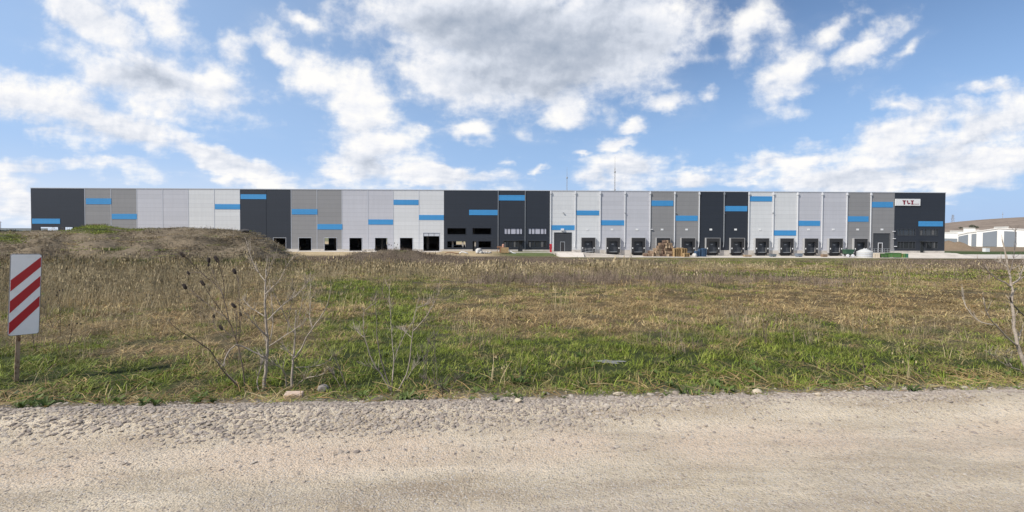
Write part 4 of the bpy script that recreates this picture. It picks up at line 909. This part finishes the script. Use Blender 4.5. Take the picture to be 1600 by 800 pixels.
for x, y, ang, k in ((75, 83, 35, 1), (232, 103, 30, 1.15), (197, 108, 8, .9), (315, 160, 25, 1), (102, 168, 30, .7), (167, 214, 40, 1), (85, 230, 25, 1.05), (311, 318, 40, 1), (343, 358, 30, .7), (220, 368, 5, .65), (253, 420, 35, .95), (195, 130, 0, .6)):
    p = A_([(x, y)])[0]; P = at(p[0], p[1], D0+.05); h = MB(); h.lathe([(.004, -.035), (.013, -.028), (.0175, -.008), (.016, .012), (.010, .028), (.002, .037)], 10)
    Mx = Matrix.Translation(P-te.location) @ Matrix.Rotation(-R(ang), 4, 'Y') @ Matrix.Scale(k*1.05, 4)
    for q in range(26):
        a = random.random()*6.28; z = random.uniform(-.028, .028); rr = .015*math.sqrt(max(.1, 1-(z/.04)**2)); b_ = Vector((rr*math.cos(a), rr*math.sin(a), z)); h.add([b_+Vector((.002, 0, 0)), b_-Vector((.002, 0, 0)), b_*1.45+Vector((0, 0, .008))], [(0, 1, 2)])
    h.v = [tuple(Mx @ Vector(v)) for v in h.v]; h.build('seed_head', M_HEAD, te, smooth=True)
def C_(p): return zc_(520, 430, .2626, p)
plant('bare_shrub', 'bare shrub of thin stems fanning out at the road edge near the middle', 'shrub', (612, 615), 4.95, [
    (C_([(350, 715), (345, 680), (300, 550), (265, 390), (260, 260), (250, 120)]), .0095, .0022, .2, M_DBARK), (C_([(342, 690), (290, 590), (240, 520), (190, 370), (183, 290), (185, 220), (215, 190), (240, 160), (255, 120)]), .0075, .002, -.25),
    (C_([(188, 370), (155, 345), (130, 315)]), .004, .002, .1), (C_([(352, 680), (362, 500), (355, 420), (350, 350), (345, 260), (340, 170), (335, 50)]), .006, .0018, .3), (C_([(385, 690), (440, 590), (460, 480), (472, 370), (480, 290), (497, 190), (515, 130)]), .009, .002, -.2),
    (C_([(478, 335), (515, 295), (560, 240), (610, 150), (632, 90)]), .006, .002, -.3), (C_([(500, 192), (530, 185), (555, 175), (580, 150)]), .0035, .0016, .1), (C_([(352, 640), (362, 540), (380, 460), (430, 350), (470, 280)]), .006, .002, .25), (C_([(470, 372), (440, 345), (415, 325)]), .0035, .0016, .2), (C_([(440, 620), (480, 550), (520, 490)]), .004, .0015, .2), (C_([(300, 610), (260, 560), (210, 540)]), .003, .0015, -.2)], M_BARK, 9, .14)
plant('bare_shrub', 'small clump of thin grey twigs right of the fanning shrub', 'shrub', (671, 622), 4.85, [
    (C_([(575, 735), (555, 620), (560, 500), (570, 400)]), .004, .0012, .2), (C_([(600, 720), (605, 600), (600, 500), (575, 380)]), .004, .0012, -.2), (C_([(610, 690), (620, 560), (600, 430), (610, 360)]), .0035, .0012, .2), (C_([(690, 690), (620, 650), (540, 610)]), .003, .0012, .2), (C_([(540, 640), (545, 540), (530, 440)]), .003, .0012, .1), (C_([(700, 680), (740, 620), (810, 570)]), .0032, .0012, -.2)], M_DBARK, 12, .12)
plant('bare_shrub', 'thin dark leaning twigs between the forked sapling and the fanning shrub', 'shrub', (545, 614), 5.0, [
    (C_([(95, 705), (70, 640), (45, 570), (20, 510), (-20, 440)]), .0045, .0015, .2), (C_([(90, 700), (60, 600), (20, 490), (60, 430), (100, 390)]), .004, .0014, -.2), (C_([(60, 690), (10, 600), (-30, 540)]), .0035, .0014, .2)], M_DBARK, 8, .12)
def D_(p): return zc_(1400, 370, .3373, p)
plant('sapling', 'bare pale sapling with upswept branches at the right edge by the track', 'sapling', (1606, 588), D0+.35, [
    (D_([(612, 640), (600, 600), (582, 550), (560, 500), (548, 420), (540, 300), (535, 220), (517, 140), (502, 60), (490, 10)]), .024, .005, .1), (D_([(560, 505), (520, 470), (480, 430), (445, 390), (420, 350), (405, 280)]), .0105, .004, -.3), (D_([(452, 408), (405, 398), (370, 380), (335, 340), (318, 308), (305, 270)]), .007, .003, .2),
    (D_([(533, 232), (500, 210), (470, 195), (440, 172), (415, 145), (378, 108)]), .0095, .004, -.3), (D_([(540, 222), (570, 200), (592, 185), (620, 178)]), .006, .003, .2), (D_([(562, 500), (572, 465), (580, 430)]), .006, .003, .2), (D_([(528, 165), (545, 100), (553, 0), (551, -30)]), .005, .002, .4, M_DBARK),
    (D_([(538, 148), (565, 138), (592, 125), (625, 120)]), .006, .003, -.2), (D_([(540, 215), (570, 195), (582, 165), (593, 135), (605, 110)]), .006, .003, .3), (D_([(528, 275), (535, 305), (560, 335), (595, 368), (640, 400)]), .010, .005, .3, M_DBARK), (D_([(600, 640), (570, 615), (530, 605), (480, 575), (445, 548), (410, 525)]), .006, .003, -.3), (D_([(530, 605), (518, 565), (508, 530)]), .0045, .002, -.3, M_BARK, -.2), (D_([(515, 140), (495, 125), (478, 118)]), .005, .003, .1)], M_BARK, 6, .14)
# single tall stalks in the field, darker heads
def stalk(px, py0, py1, d, label, lean_=0):
    b = at(px, py0, d); b.z = hz(b.x, b.y); t_ = at(px+lean_, py1, d); e = empty('dry_stalk', b); tag(e, label, 'dry plant', 'single dry stalks')
    mb = MB(); P = [Vector((0, 0, -.03)), (t_-b)*.5+Vector((.02, 0, 0)), t_-b]; mb.tube(P, [.005, .004, .002], 5)
    for _ in range(5):
        q = P[1]+(P[2]-P[1])*random.random(); dd = Vector((random.uniform(-1, 1), random.uniform(-1, 1), 1.2)).normalized()*.16; mb.tube([q, q+dd], [.002, .001], 4)
    mb.build('stem', M_TEAS, e)
    for _ in range(3):
        h = MB(); h.lathe([(.003, -.015), (.011, -.008), (.012, .004), (.003, .015)], 7); q = t_-b+Vector((random.uniform(-.1, .1), random.uniform(-.1, .1), random.uniform(-.12, .02))); h.v = [tuple(q+Vector(v)) for v in h.v]; h.build('seed_head', M_HEAD, e)
stalk(94, 512, 455, 8.2, 'dark topped dry stalk in the field right behind the striped sign', -4)
stalk(1349, 602, 566, 5.0, 'short dark dry stalk upright at the grass edge near the right end', 0)
stalk(107, 560, 505, 7.4, 'dry stalk with round heads in the green patch right of the striped sign', 6)

# ------------------------------------------------------------------ single stones
def rock(px, py, w, h, mat, label, seed, flat=.6):
    d = 5.0
    for _ in range(12):
        p = at(px, py, d); d += (p.z-hz(p.x, p.y))/( (EYE-p.z)/d )*.9
    p = at(px, py, d); k = d/F
    o = bpy.data.objects.new('rock', pebble(seed).mesh('rock', mat, smooth=False)); COL.objects.link(o); o.scale = (w*k/2, w*k/2*.8, h*k/2/.55); o.location = (p.x, p.y, hz(p.x, p.y)+h*k*.3)
    o.rotation_euler = (random.uniform(-.2, .2), random.uniform(-.2, .2), random.uniform(0, .6)); tag(o, label, 'rock'); return o
M_TAN = pm('tan_rock', (.50, .42, .31), .2, 14, .9, bump=.4, bscale=25); M_GREYR = pm('grey_rock', (.27, .24, .21), .25, 14, .9, bump=.5, bscale=25); M_PINK = pm('pinkish_brick', (.50, .38, .30), .15, 10, .9, bump=.3)
rock(1184, 617, 20, 11, M_TAN, 'tan rock leaning on a weed at the grass edge right of centre', 401); rock(1278, 619, 12, 7, M_TAN, 'smaller pale rock in the grass edge right of the tan rock', 402)
rock(505, 612, 22, 14, M_GREYR, 'rough grey rock right of the flat pale brick', 403)
o = MB().box(-.09, .09, -.05, .05, 0, .045).build('flat_brick', M_PINK, bevel=.008); p = at(459, 616, 4.75); o.location = (p.x, p.y, hz(p.x, p.y)+.01); o.rotation_euler = (.15, .05, .2); tag(o, 'flat pale pinkish brick at the foot of the forked sapling', 'brick')
rock(783, 629, 14, 9, M_GREYR, 'grey stone at the verge just right of the fanning shrub, left of its paler twin', 404); rock(810, 629, 17, 9, M_TAN, 'pale tan stone at the verge beside the grey stone', 405); rock(964, 618, 15, 9, M_TAN, 'pale stone at the verge below the puddle', 406)
p = at(384, 363, MY); o = bpy.data.objects.new('boulder', pebble(420).mesh('boulder', pm('dark_boulder', (.05, .045, .042), .4, 2, .9, bump=.6, bscale=3))); COL.objects.link(o); o.scale = (.75, .6, .75); o.location = (p.x, p.y, hz(p.x, p.y)+.25); tag(o, 'dark boulder on the right shoulder of the spoil heap', 'boulder')

# ------------------------------------------------------------------ far things
M_FARW = pm('far_white_wall', (.72, .70, .66), .05, .2, .6); M_FARG = pm('far_grey_panel', (.17, .19, .215), .08, .2, .6); M_FARR = pm('far_roof', (.60, .57, .53), .06, .2, .7)
def gable(name, label, px0, px1, ytops, depth, panels, dep, base_py=389.5):
    """ytops: roofline as (px, py); panels: grey walls as (px0, px1, top inset)"""
    c = at((px0+px1)/2, base_py, depth); zg = hz(c.x, c.y)-.3; dv = Vector((c.x, c.y, 0)).normalized(); az = math.atan2(-dv.x, dv.y)
    e = empty(name, (c.x, c.y, zg), az); tag(e, label, 'warehouse'); tv = Vector((dv.y, -dv.x, 0)); dist = Vector((c.x, c.y, 0)).length
    def f(px, py):
        d = ray(px, py); t = dist/d.dot(dv); q = d*t; return q.dot(tv), EYE+q.z-zg
    pol = [f(*p) for p in ytops]; x0, x1 = pol[0][0], pol[-1][0]
    MB().prism([(x0, 0)]+[(x1, 0)]+pol[::-1], 0, dep).build('wall', M_FARW, e)
    xs_ = [p[0] for p in pol]; zs_ = [p[1] for p in pol]
    for a, b, ins in panels:
        xa, xb = f(a, 380)[0], f(b, 380)[0]; pts = [(xa, .3), (xb, .3)]; mid = [p for p in pol if xa < p[0] < xb]
        pts += [(xb, np.interp(xb, xs_, zs_)-ins)]+[(m[0], m[1]-ins) for m in mid[::-1]]+[(xa, np.interp(xa, xs_, zs_)-ins)]
        MB().prism(pts, -.25, -.01).build('grey_wall_panel', M_FARG, e)
    rf = MB()
    for (xa, za), (xb, zb) in zip(pol[:-1], pol[1:]): rf.add([(xa, -.3, za+.02), (xb, -.3, zb+.02), (xb, dep+.3, zb+.02), (xa, dep+.3, za+.02), (xa, -.3, za+.5), (xb, -.3, zb+.5), (xb, dep+.3, zb+.5), (xa, dep+.3, za+.5)], [(0, 1, 2, 3), (7, 6, 5, 4), (0, 4, 5, 1), (3, 2, 6, 7)])
    rf.build('roof', M_FARR, e); return e
gable('distant_warehouse', 'large white and grey gabled warehouse at the right edge below the hill', 1526, 1690, [(1526, 360.8), (1535, 361), (1560, 357.5), (1590, 358.8), (1650, 361), (1690, 362.5)], 215, [(1535.3, 1557.5, .9), (1568.5, 1588, 1.0), (1615, 1640, 1.)], 60)
gable('distant_warehouse', 'middle white and grey warehouse left of the large gabled one', 1496.5, 1527, [(1496.5, 367.5), (1512.5, 364), (1527, 362.5)], 235, [(1497.2, 1512.3, .8), (1517.7, 1525.5, .8)], 50)
gable('distant_warehouse', 'low white roofed grey warehouse half hidden by the dark end of the main one', 1440, 1497, [(1440, 363.5), (1497, 364)], 260, [(1442, 1495.5, 3.2)], 40)
gable('distant_warehouse', 'small flat pale building rising behind the white and grey warehouses', 1484, 1530, [(1484, 361.5), (1505, 361.5), (1505.1, 357), (1524, 357), (1524.1, 360), (1530, 360)], 320, [], 30)
gable('distant_warehouse', 'pale flat roof block showing over the large gabled warehouse', 1553, 1576, [(1553, 355.5), (1576, 355)], 330, [], 30)
e = gable('distant_warehouse', 'long low white roofed building on the far left horizon', -160, 75, [(-160, 357), (75, 357.5)], 420, [(-158, 74, 1.9)], 40)
# dark hedge below it
def lump(name, px, py, depth, w, h, mat, label, cat, seed, group=None):
    mb = MB(); rr = random.Random(seed)
    for _ in range(520):
        a = rr.random()*6.28; u = rr.random()**.5; z = rr.random(); env_ = math.sqrt(max(.02, 1-(2*z-.9)**2/1.25)); p = Vector((w/2*u*env_*math.cos(a), w/2*u*env_*math.sin(a), h*z)); s_ = h*.13*rr.uniform(.5, 1.3)
        q = [Vector((rr.gauss(0, 1), rr.gauss(0, 1), rr.gauss(0, 1))).normalized()*s_ for _ in range(3)]; mb.add([p+q[0], p+q[1], p+q[2]], [(0, 1, 2)])
    c = at(px, py, depth); e = empty(name, (c.x, c.y, hz(c.x, c.y)-.1 if depth < 500 else c.z)); tag(e, label, cat, group)
    mb.build('crown', mat, e); MB().tube([(0, 0, -.5), (0, 0, h*.5)], [w*.05, w*.02], 6).build('trunk', M_DBARK, e); return e
M_FOL = pm('dark_foliage', (.035, .05, .025), .3, 1, .8)
for j in range(9):
    lump('hedge_bush', -20+j*9.5, 362.5, 300, 11, 4.6+1.2*random.random(), M_FOL, 'dark green bush in the hedge below the far left white roof', 'bush', 500+j, 'hedge bushes at far left')
# white cube
o = MB().box(-.65, .65, -.5, .5, 0, 1.1).box(-.7, .7, -.55, .55, 1.1, 1.2).build('white_cabinet', M_WHITE, bevel=.02); p = at(1540.6, 394, 140); o.location = (p.x, p.y, hz(p.x, p.y)); tag(o, 'small white cabinet on the lawn before the large gabled warehouse', 'cabinet')
# hill
hx = np.linspace(-200, 6500, 150); hy = np.linspace(700, 3600, 70); HX, HY = np.meshgrid(hx, hy)
RID = 1500.
kx = [at(p, q, RID) for p, q in ((1380, 358), (1440, 352.5), (1477, 348.5), (1520, 344.5), (1560, 341.5), (1600, 339.2), (1700, 336), (2000, 330), (2600, 326))]
prof = np.interp(HX*RID/np.maximum(HY, RID*.6), [-200, 500]+[k.x for k in kx], [-20, -14]+[k.z for k in kx])
HZ = -6+(prof+6)*sst(780, RID, HY)+(fbm(HX*.004, HY*.004, 121, 4)-.5)*16*sst(800, 1100, HY)*(1-.8*sst(1300, 1500, HY))
def hill_mat():
    m, t, b = new_mat('hill_earth'); v = t.node('ShaderNodeTexCoord').outputs['Object']; mp = t.node('ShaderNodeMapping'); mp.inputs['Scale'].default_value = (.6, 1.6, 3); t.l.new(v, mp.inputs[0])
    n = t.noise(mp.outputs[0], .006, 6, .6); n2 = t.noise(v, .05, 5, .7); c = t.ramp(n, [(.3, (.17, .135, .112)), (.45, (.235, .19, .155)), (.55, (.19, .155, .128)), (.7, (.30, .24, .195))]); c = t.mix(t.step(n2, .5, .7, 0, .5), c, (.075, .062, .048)); t.put(b.inputs['Base Color'], c); b.inputs['Roughness'].default_value = 1; b.inputs['Specular IOR Level'].default_value = 0
    return m
me = bpy.data.meshes.new('hill'); n_ = len(hx); vv = np.stack([HX, HY, HZ], -1).reshape(-1, 3); i2, j2 = np.meshgrid(np.arange(n_-1), np.arange(len(hy)-1)); a2 = (j2*n_+i2).ravel(); me.from_pydata(vv.tolist(), [], np.stack([a2, a2+1, a2+n_+1, a2+n_], 1).tolist()); me.polygons.foreach_set('use_smooth', [True]*len(me.polygons)); me.materials.append(hill_mat()); o = bpy.data.objects.new('hill', me); COL.objects.link(o); tag(o, kind='structure')
for j, (px, py, w) in enumerate(((1519, 356, 9), (1526, 356.5, 6), (1501, 357, 5))): lump('hill_tree', px, py, 700, w, w*.5, M_FOL, ('widest dark tree on the slope behind the pale buildings', 'small dark tree right of the widest one on the slope', 'small dark tree on the slope near the pylon')[j], 'tree', 600+j)
# masts and pylon
M_MAST = pm('mast_steel', (.30, .29, .29), .15, .2, .6)
def lattice(mb, x0, z0, z1, w0, w1, seg, r):
    cs = [(-1, -1), (1, -1), (1, 1), (-1, 1)]
    for i in range(seg):
        a, b = i/seg, (i+1)/seg; wa, wb = w0+(w1-w0)*a, w0+(w1-w0)*b; za, zb = z0+(z1-z0)*a, z0+(z1-z0)*b
        for k in range(4):
            c, d = cs[k], cs[(k+1) % 4]
            mb.tube([(x0+c[0]*wa/2, c[1]*wa/2, za), (x0+c[0]*wb/2, c[1]*wb/2, zb)], r, 4); mb.tube([(x0+c[0]*wa/2, c[1]*wa/2, za), (x0+d[0]*wb/2, d[1]*wb/2, zb)], r*.6, 4)
def mast(px, py, depth, w, label, plat):
    b = at(px, 372, depth); t_ = at(px, py, depth); e = empty('radio_mast', b); tag(e, label, 'mast', 'radio masts'); H = t_.z-b.z
    mb = MB(); lattice(mb, 0, 0, H*.86, w, w*.8, 26, .12); mb.build('lattice', M_MAST, e); MB().tube([(0, 0, H*.86), (0, 0, H)], [.22, .1], 6).build('antenna', M_MAST, e)
    for f in plat: MB().lathe([(w*.6, H*f), (w*1.1, H*f+.3), (w*1.1, H*f+1.6), (w*.6, H*f+1.9)], 12).build('platform', M_MAST, e)
mast(885.4, 261, 620, 1.0, 'shorter radio mast showing above the roof, left of the taller one', (.84-.0,)); mast(960, 244, 620, 1.1, 'taller radio mast with two platforms showing above the roof', (.80, .58))
b = at(1488.5, 349.5, 1440); t_ = at(1488.5, 335.5, 1440); e = empty('pylon', b-Vector((0, 0, 3))); tag(e, 'power pylon on the brown hilltop right of the warehouse', 'pylon'); H = t_.z-b.z+3
mb = MB(); lattice(mb, 0, 0, H, 7, 1.4, 9, .35); mb.build('tower', M_MAST, e)
for f in (.62, .78, .94): MB().tube([(-7.5*(1.3-f*.6), 0, H*f), (0, 0, H*f+1.2), (7.5*(1.3-f*.6), 0, H*f)], .4, 4).build('cross_arm', M_MAST, e)
b = at(1566.5, 343, 1480); t_ = at(1566.5, 331, 1480); e = empty('hill_mast', b-Vector((0, 0, 4))); tag(e, 'thin mast on the hill above the large gabled warehouse', 'mast'); MB().tube([(0, 0, 0), (0, 0, t_.z-b.z+4)], [.6, .35], 6).build('pole', M_MAST, e); MB().box(-1, 1, -1, 1, (t_.z-b.z)*.8, (t_.z-b.z)*.8+2).build('antenna', M_MAST, e)
p = at(1, 357, 400); e = empty('utility_pole', (p.x, p.y, -4)); tag(e, 'utility pole on the far left horizon', 'pole'); q = at(1, 346, 400).z+4; MB().tube([(0, 0, 0), (0, 0, q)], [.3, .2], 8).build('pole', M_MAST, e); MB().box(-1.2, 1.2, -.12, .12, q-.8, q-.6).build('cross_arm', M_MAST, e)

# ------------------------------------------------------------------ light and sky
SUN = Vector((-.70, -.39, .78)).normalized()
el = math.asin(SUN.z); azm = math.atan2(SUN.x, SUN.y)
sd = bpy.data.lights.new('sun', 'SUN'); sd.energy = 4.9; sd.angle = R(.53); sd.color = (1, .955, .89); so_ = bpy.data.objects.new('sun', sd); COL.objects.link(so_); so_.rotation_euler = (-SUN).to_track_quat('-Z', 'Y').to_euler(); so_.location = (0, 0, 60)
w = bpy.data.worlds.new('World'); SC.world = w; w.use_nodes = True; t = NT(w.node_tree)
bg = t.n['Background']; STR = .10; bg.inputs['Strength'].default_value = STR
sky = t.node('ShaderNodeTexSky', sky_type='NISHITA'); sky.sun_disc = False; sky.sun_elevation = el; sky.sun_rotation = azm; sky.air_density = 1.0; sky.dust_density = .6; sky.ozone_density = 1.5
gv = t.node('ShaderNodeTexCoord').outputs['Generated']
sp = t.node('ShaderNodeSeparateXYZ'); t.l.new(gv, sp.inputs[0]); dx, dy, dz = sp.outputs
yy = t.m('MAXIMUM', dy, .08); a_ = t.m('DIVIDE', dx, yy); b_ = t.m('DIVIDE', dz, yy)
ab = t.node('ShaderNodeCombineXYZ'); t.l.new(a_, ab.inputs[0]); t.l.new(b_, ab.inputs[1])
# cloud detail lives on a flat layer overhead so that it shortens towards the horizon
zz_ = t.m('ADD', t.m('MAXIMUM', dz, 0), .22); lay = t.node('ShaderNodeCombineXYZ'); t.l.new(t.m('DIVIDE', dx, zz_), lay.inputs[0]); t.l.new(t.m('DIVIDE', dy, zz_), lay.inputs[1]); t.l.new(t.m('MULTIPLY', dz, 2.0), lay.inputs[2])
wa = t.vm('SUBTRACT', t.noise(lay.outputs[0], 2.2, 5, .6, True), (.5, .5, .5)); wb = t.vm('SUBTRACT', t.noise(ab.outputs[0], 9, 4, .6, True), (.5, .5, .5))
wv = t.vm('ADD', t.vm('SCALE', wa, None, .10), t.vm('SCALE', wb, None, .075)); P = t.vm('ADD', ab.outputs[0], wv)
def blobs(lst):
    tot = None
    for (px, py, rx, ry, an, st) in lst:
        mp = t.node('ShaderNodeMapping', vector_type='TEXTURE'); mp.inputs['Location'].default_value = ((px-800)/F, (366-py)/F, 0); mp.inputs['Rotation'].default_value = (0, 0, -R(an)); mp.inputs['Scale'].default_value = (rx/F, ry/F, 1e3); t.l.new(P, mp.inputs[0])
        g_ = t.m('MULTIPLY', t.m('SUBTRACT', 1.35, t.vm('LENGTH', mp.outputs[0])), st)
        tot = g_ if tot is None else t.m('SMOOTH_MAX', tot, g_, .25)
    return tot
CL = [(150, 25, 95, 30, 35, 1), (255, 25, 75, 30, 42, .9), (330, 110, 45, 22, 40, .7), (240, 125, 150, 46, 14, 1.1), (75, 165, 120, 40, 18, 1), (200, 205, 150, 28, 20, 1), (350, 258, 120, 22, 22, 1), (363, 78, 34, 32, 60, .9), (85, 215, 50, 14, 5, .6), (60, 262, 110, 11, 3, .55), (170, 265, 60, 10, 5, .45), (20, 310, 70, 30, 0, .8), (430, 72, 44, 20, 32, .9), (490, 110, 62, 34, 38, 1), (560, 165, 62, 52, 50, 1.1), (590, 235, 75, 55, 20, 1.1), (530, 262, 45, 30, 0, .9), (690, 278, 120, 18, 4, 1),
      (690, 40, 130, 80, 20, 1.2), (820, 75, 185, 95, 0, 1.4), (950, 45, 150, 70, -12, 1.2), (690, 120, 70, 34, 25, 1), (880, 172, 50, 20, 0, .9), (1040, 60, 85, 40, -30, .8), (735, 207, 38, 22, 0, .8), (660, 201, 16, 10, 0, .6), (1040, 156, 38, 20, -15, .9), (1105, 140, 13, 20, 20, .6), (985, 190, 22, 13, 0, .8), (965, 216, 27, 15, 0, .9), (915, 241, 20, 9, 0, .8), (980, 268, 70, 28, 0, 1), (1075, 285, 60, 16, 0, .9), (838, 265, 14, 9, 0, .7), (795, 246, 20, 10, 0, .6), (465, 36, 26, 10, 25, .6),
      (1165, 55, 36, 62, 25, .75), (1222, 120, 44, 58, 38, 1.05), (1215, 50, 40, 22, 60, .5), (1300, 50, 55, 15, -38, .6), (1352, 76, 56, 24, -42, .8), (1412, 80, 32, 12, -45, .6), (1255, 245, 140, 26, -16, 1), (1395, 215, 130, 34, -18, 1), (1400, 165, 50, 16, 10, .6), (1540, 195, 130, 34, -22, 1), (1560, 250, 190, 34, -8, 1), (1390, 282, 200, 22, -3, .9), (1540, 128, 36, 10, 0, .5), (1180, 278, 70, 14, -20, .8), (1330, 5, 60, 10, -40, .2)]
CL = [(x, y, rx*(1.08 if rx > 40 else 1), ry*(1.1 if rx > 40 else 1), an, st) for x, y, rx, ry, an, st in CL]
cov = blobs(CL)
DK = [(840, 75, 165, 75, 0, 1.3), (720, 30, 140, 60, 10, .8), (940, 30, 120, 50, -10, .8), (235, 128, 100, 24, 10, .75), (150, 205, 90, 16, 12, .4), (1400, 255, 170, 20, -10, .55), (1520, 215, 110, 14, -18, .6), (600, 255, 60, 22, 0, .5), (330, 240, 60, 12, 15, .4), (960, 282, 60, 10, 0, .4)]
dark = blobs(DK)
f1 = t.noise(lay.outputs[0], 3.0, 7, .52); f2 = t.noise(t.vm('ADD', ab.outputs[0], t.vm('SCALE', wa, None, .05)), 13, 7, .6); f3 = t.noise(lay.outputs[0], 1.1, 4, .5)
off = t.vm('ADD', lay.outputs[0], (-.05, -.03, .09)); f1b = t.noise(off, 3.0, 4, .5)
f2b = t.noise(t.vm('ADD', t.vm('ADD', ab.outputs[0], (-.010, .014, 0)), t.vm('SCALE', wa, None, .05)), 13, 5, .6)
frontal = t.step(dy, .1, .35)
cb = t.m('ADD', t.m('MULTIPLY', cov, frontal), t.m('MULTIPLY', t.m('SUBTRACT', 1, frontal), t.m('MULTIPLY', t.m('SUBTRACT', f3, .45), 4)))
d = t.m('ADD', cb, t.m('ADD', t.m('MULTIPLY', t.m('SUBTRACT', f1, .5), 2.0), t.m('MULTIPLY', t.m('SUBTRACT', f2, .5), 1.7)))
dens = t.step(d, .0, .98)
wisp = t.step(t.m('ADD', t.m('MULTIPLY', cb, .55), t.m('MULTIPLY', t.m('SUBTRACT', f1, .42), 2.2)), .0, 1.5, 0, .30); dens = t.m('MAXIMUM', dens, wisp)
emb = t.m('ADD', t.m('MULTIPLY', t.m('SUBTRACT', f1, f1b), 1.35), t.m('MULTIPLY', t.m('SUBTRACT', f2, f2b), .9))
thick = t.step(t.m('ADD', dark, t.m('MULTIPLY', t.m('SUBTRACT', f1, .5), .9)), -.1, 1.25)
lit = t.m('ADD', t.m('SUBTRACT', .87, t.m('MULTIPLY', thick, .56)), emb)
lit = t.m('SUBTRACT', lit, t.m('MULTIPLY', t.step(d, .9, 2.4), .10)); lit = t.m('MAXIMUM', t.m('MINIMUM', lit, 1), 0)
ccol = t.ramp(lit, [(0, (.33, .39, .49)), (.3, (.46, .51, .60)), (.6, (.66, .70, .78)), (.85, (.84, .85, .885)), (1, (.93, .92, .905))])
CB = 1/STR
ccol = t.mix(1., ccol, (CB,)*3, 'MULTIPLY')
SKYG = (1.02, 1.12, 1.24)
skc = t.mix(1., sky.outputs[0], SKYG, 'MULTIPLY')
hzn = t.step(dz, -.02, .42, .92, 0); skc = t.mix(hzn, skc, (.32*CB, .49*CB, .80*CB)); skc = t.mix(t.step(dx, .35, -.75, 0, .55), skc, (.43*CB, .61*CB, .90*CB)); skc = t.mix(t.m('MULTIPLY', t.step(dz, .0, .16, .75, 0), t.step(dx, .55, -.55, .15, 1)), skc, (.74*CB, .80*CB, .88*CB))
fin = t.mix(dens, skc, ccol); fin = t.mix(t.step(dz, -.08, -.01), (.3*CB*.5, .28*CB*.5, .24*CB*.5), fin)
t.l.new(fin, bg.inputs[0])
w.cycles.sampling_method = 'MANUAL'; w.cycles.sample_map_resolution = 512

SC.view_settings.view_transform = 'Standard'; SC.view_settings.look = 'None'; SC.view_settings.gamma = 1; SC.view_settings.exposure = .12
SC.render.engine = 'CYCLES'; SC.cycles.max_bounces = 6; SC.cycles.diffuse_bounces = 3; SC.cycles.transparent_max_bounces = 8
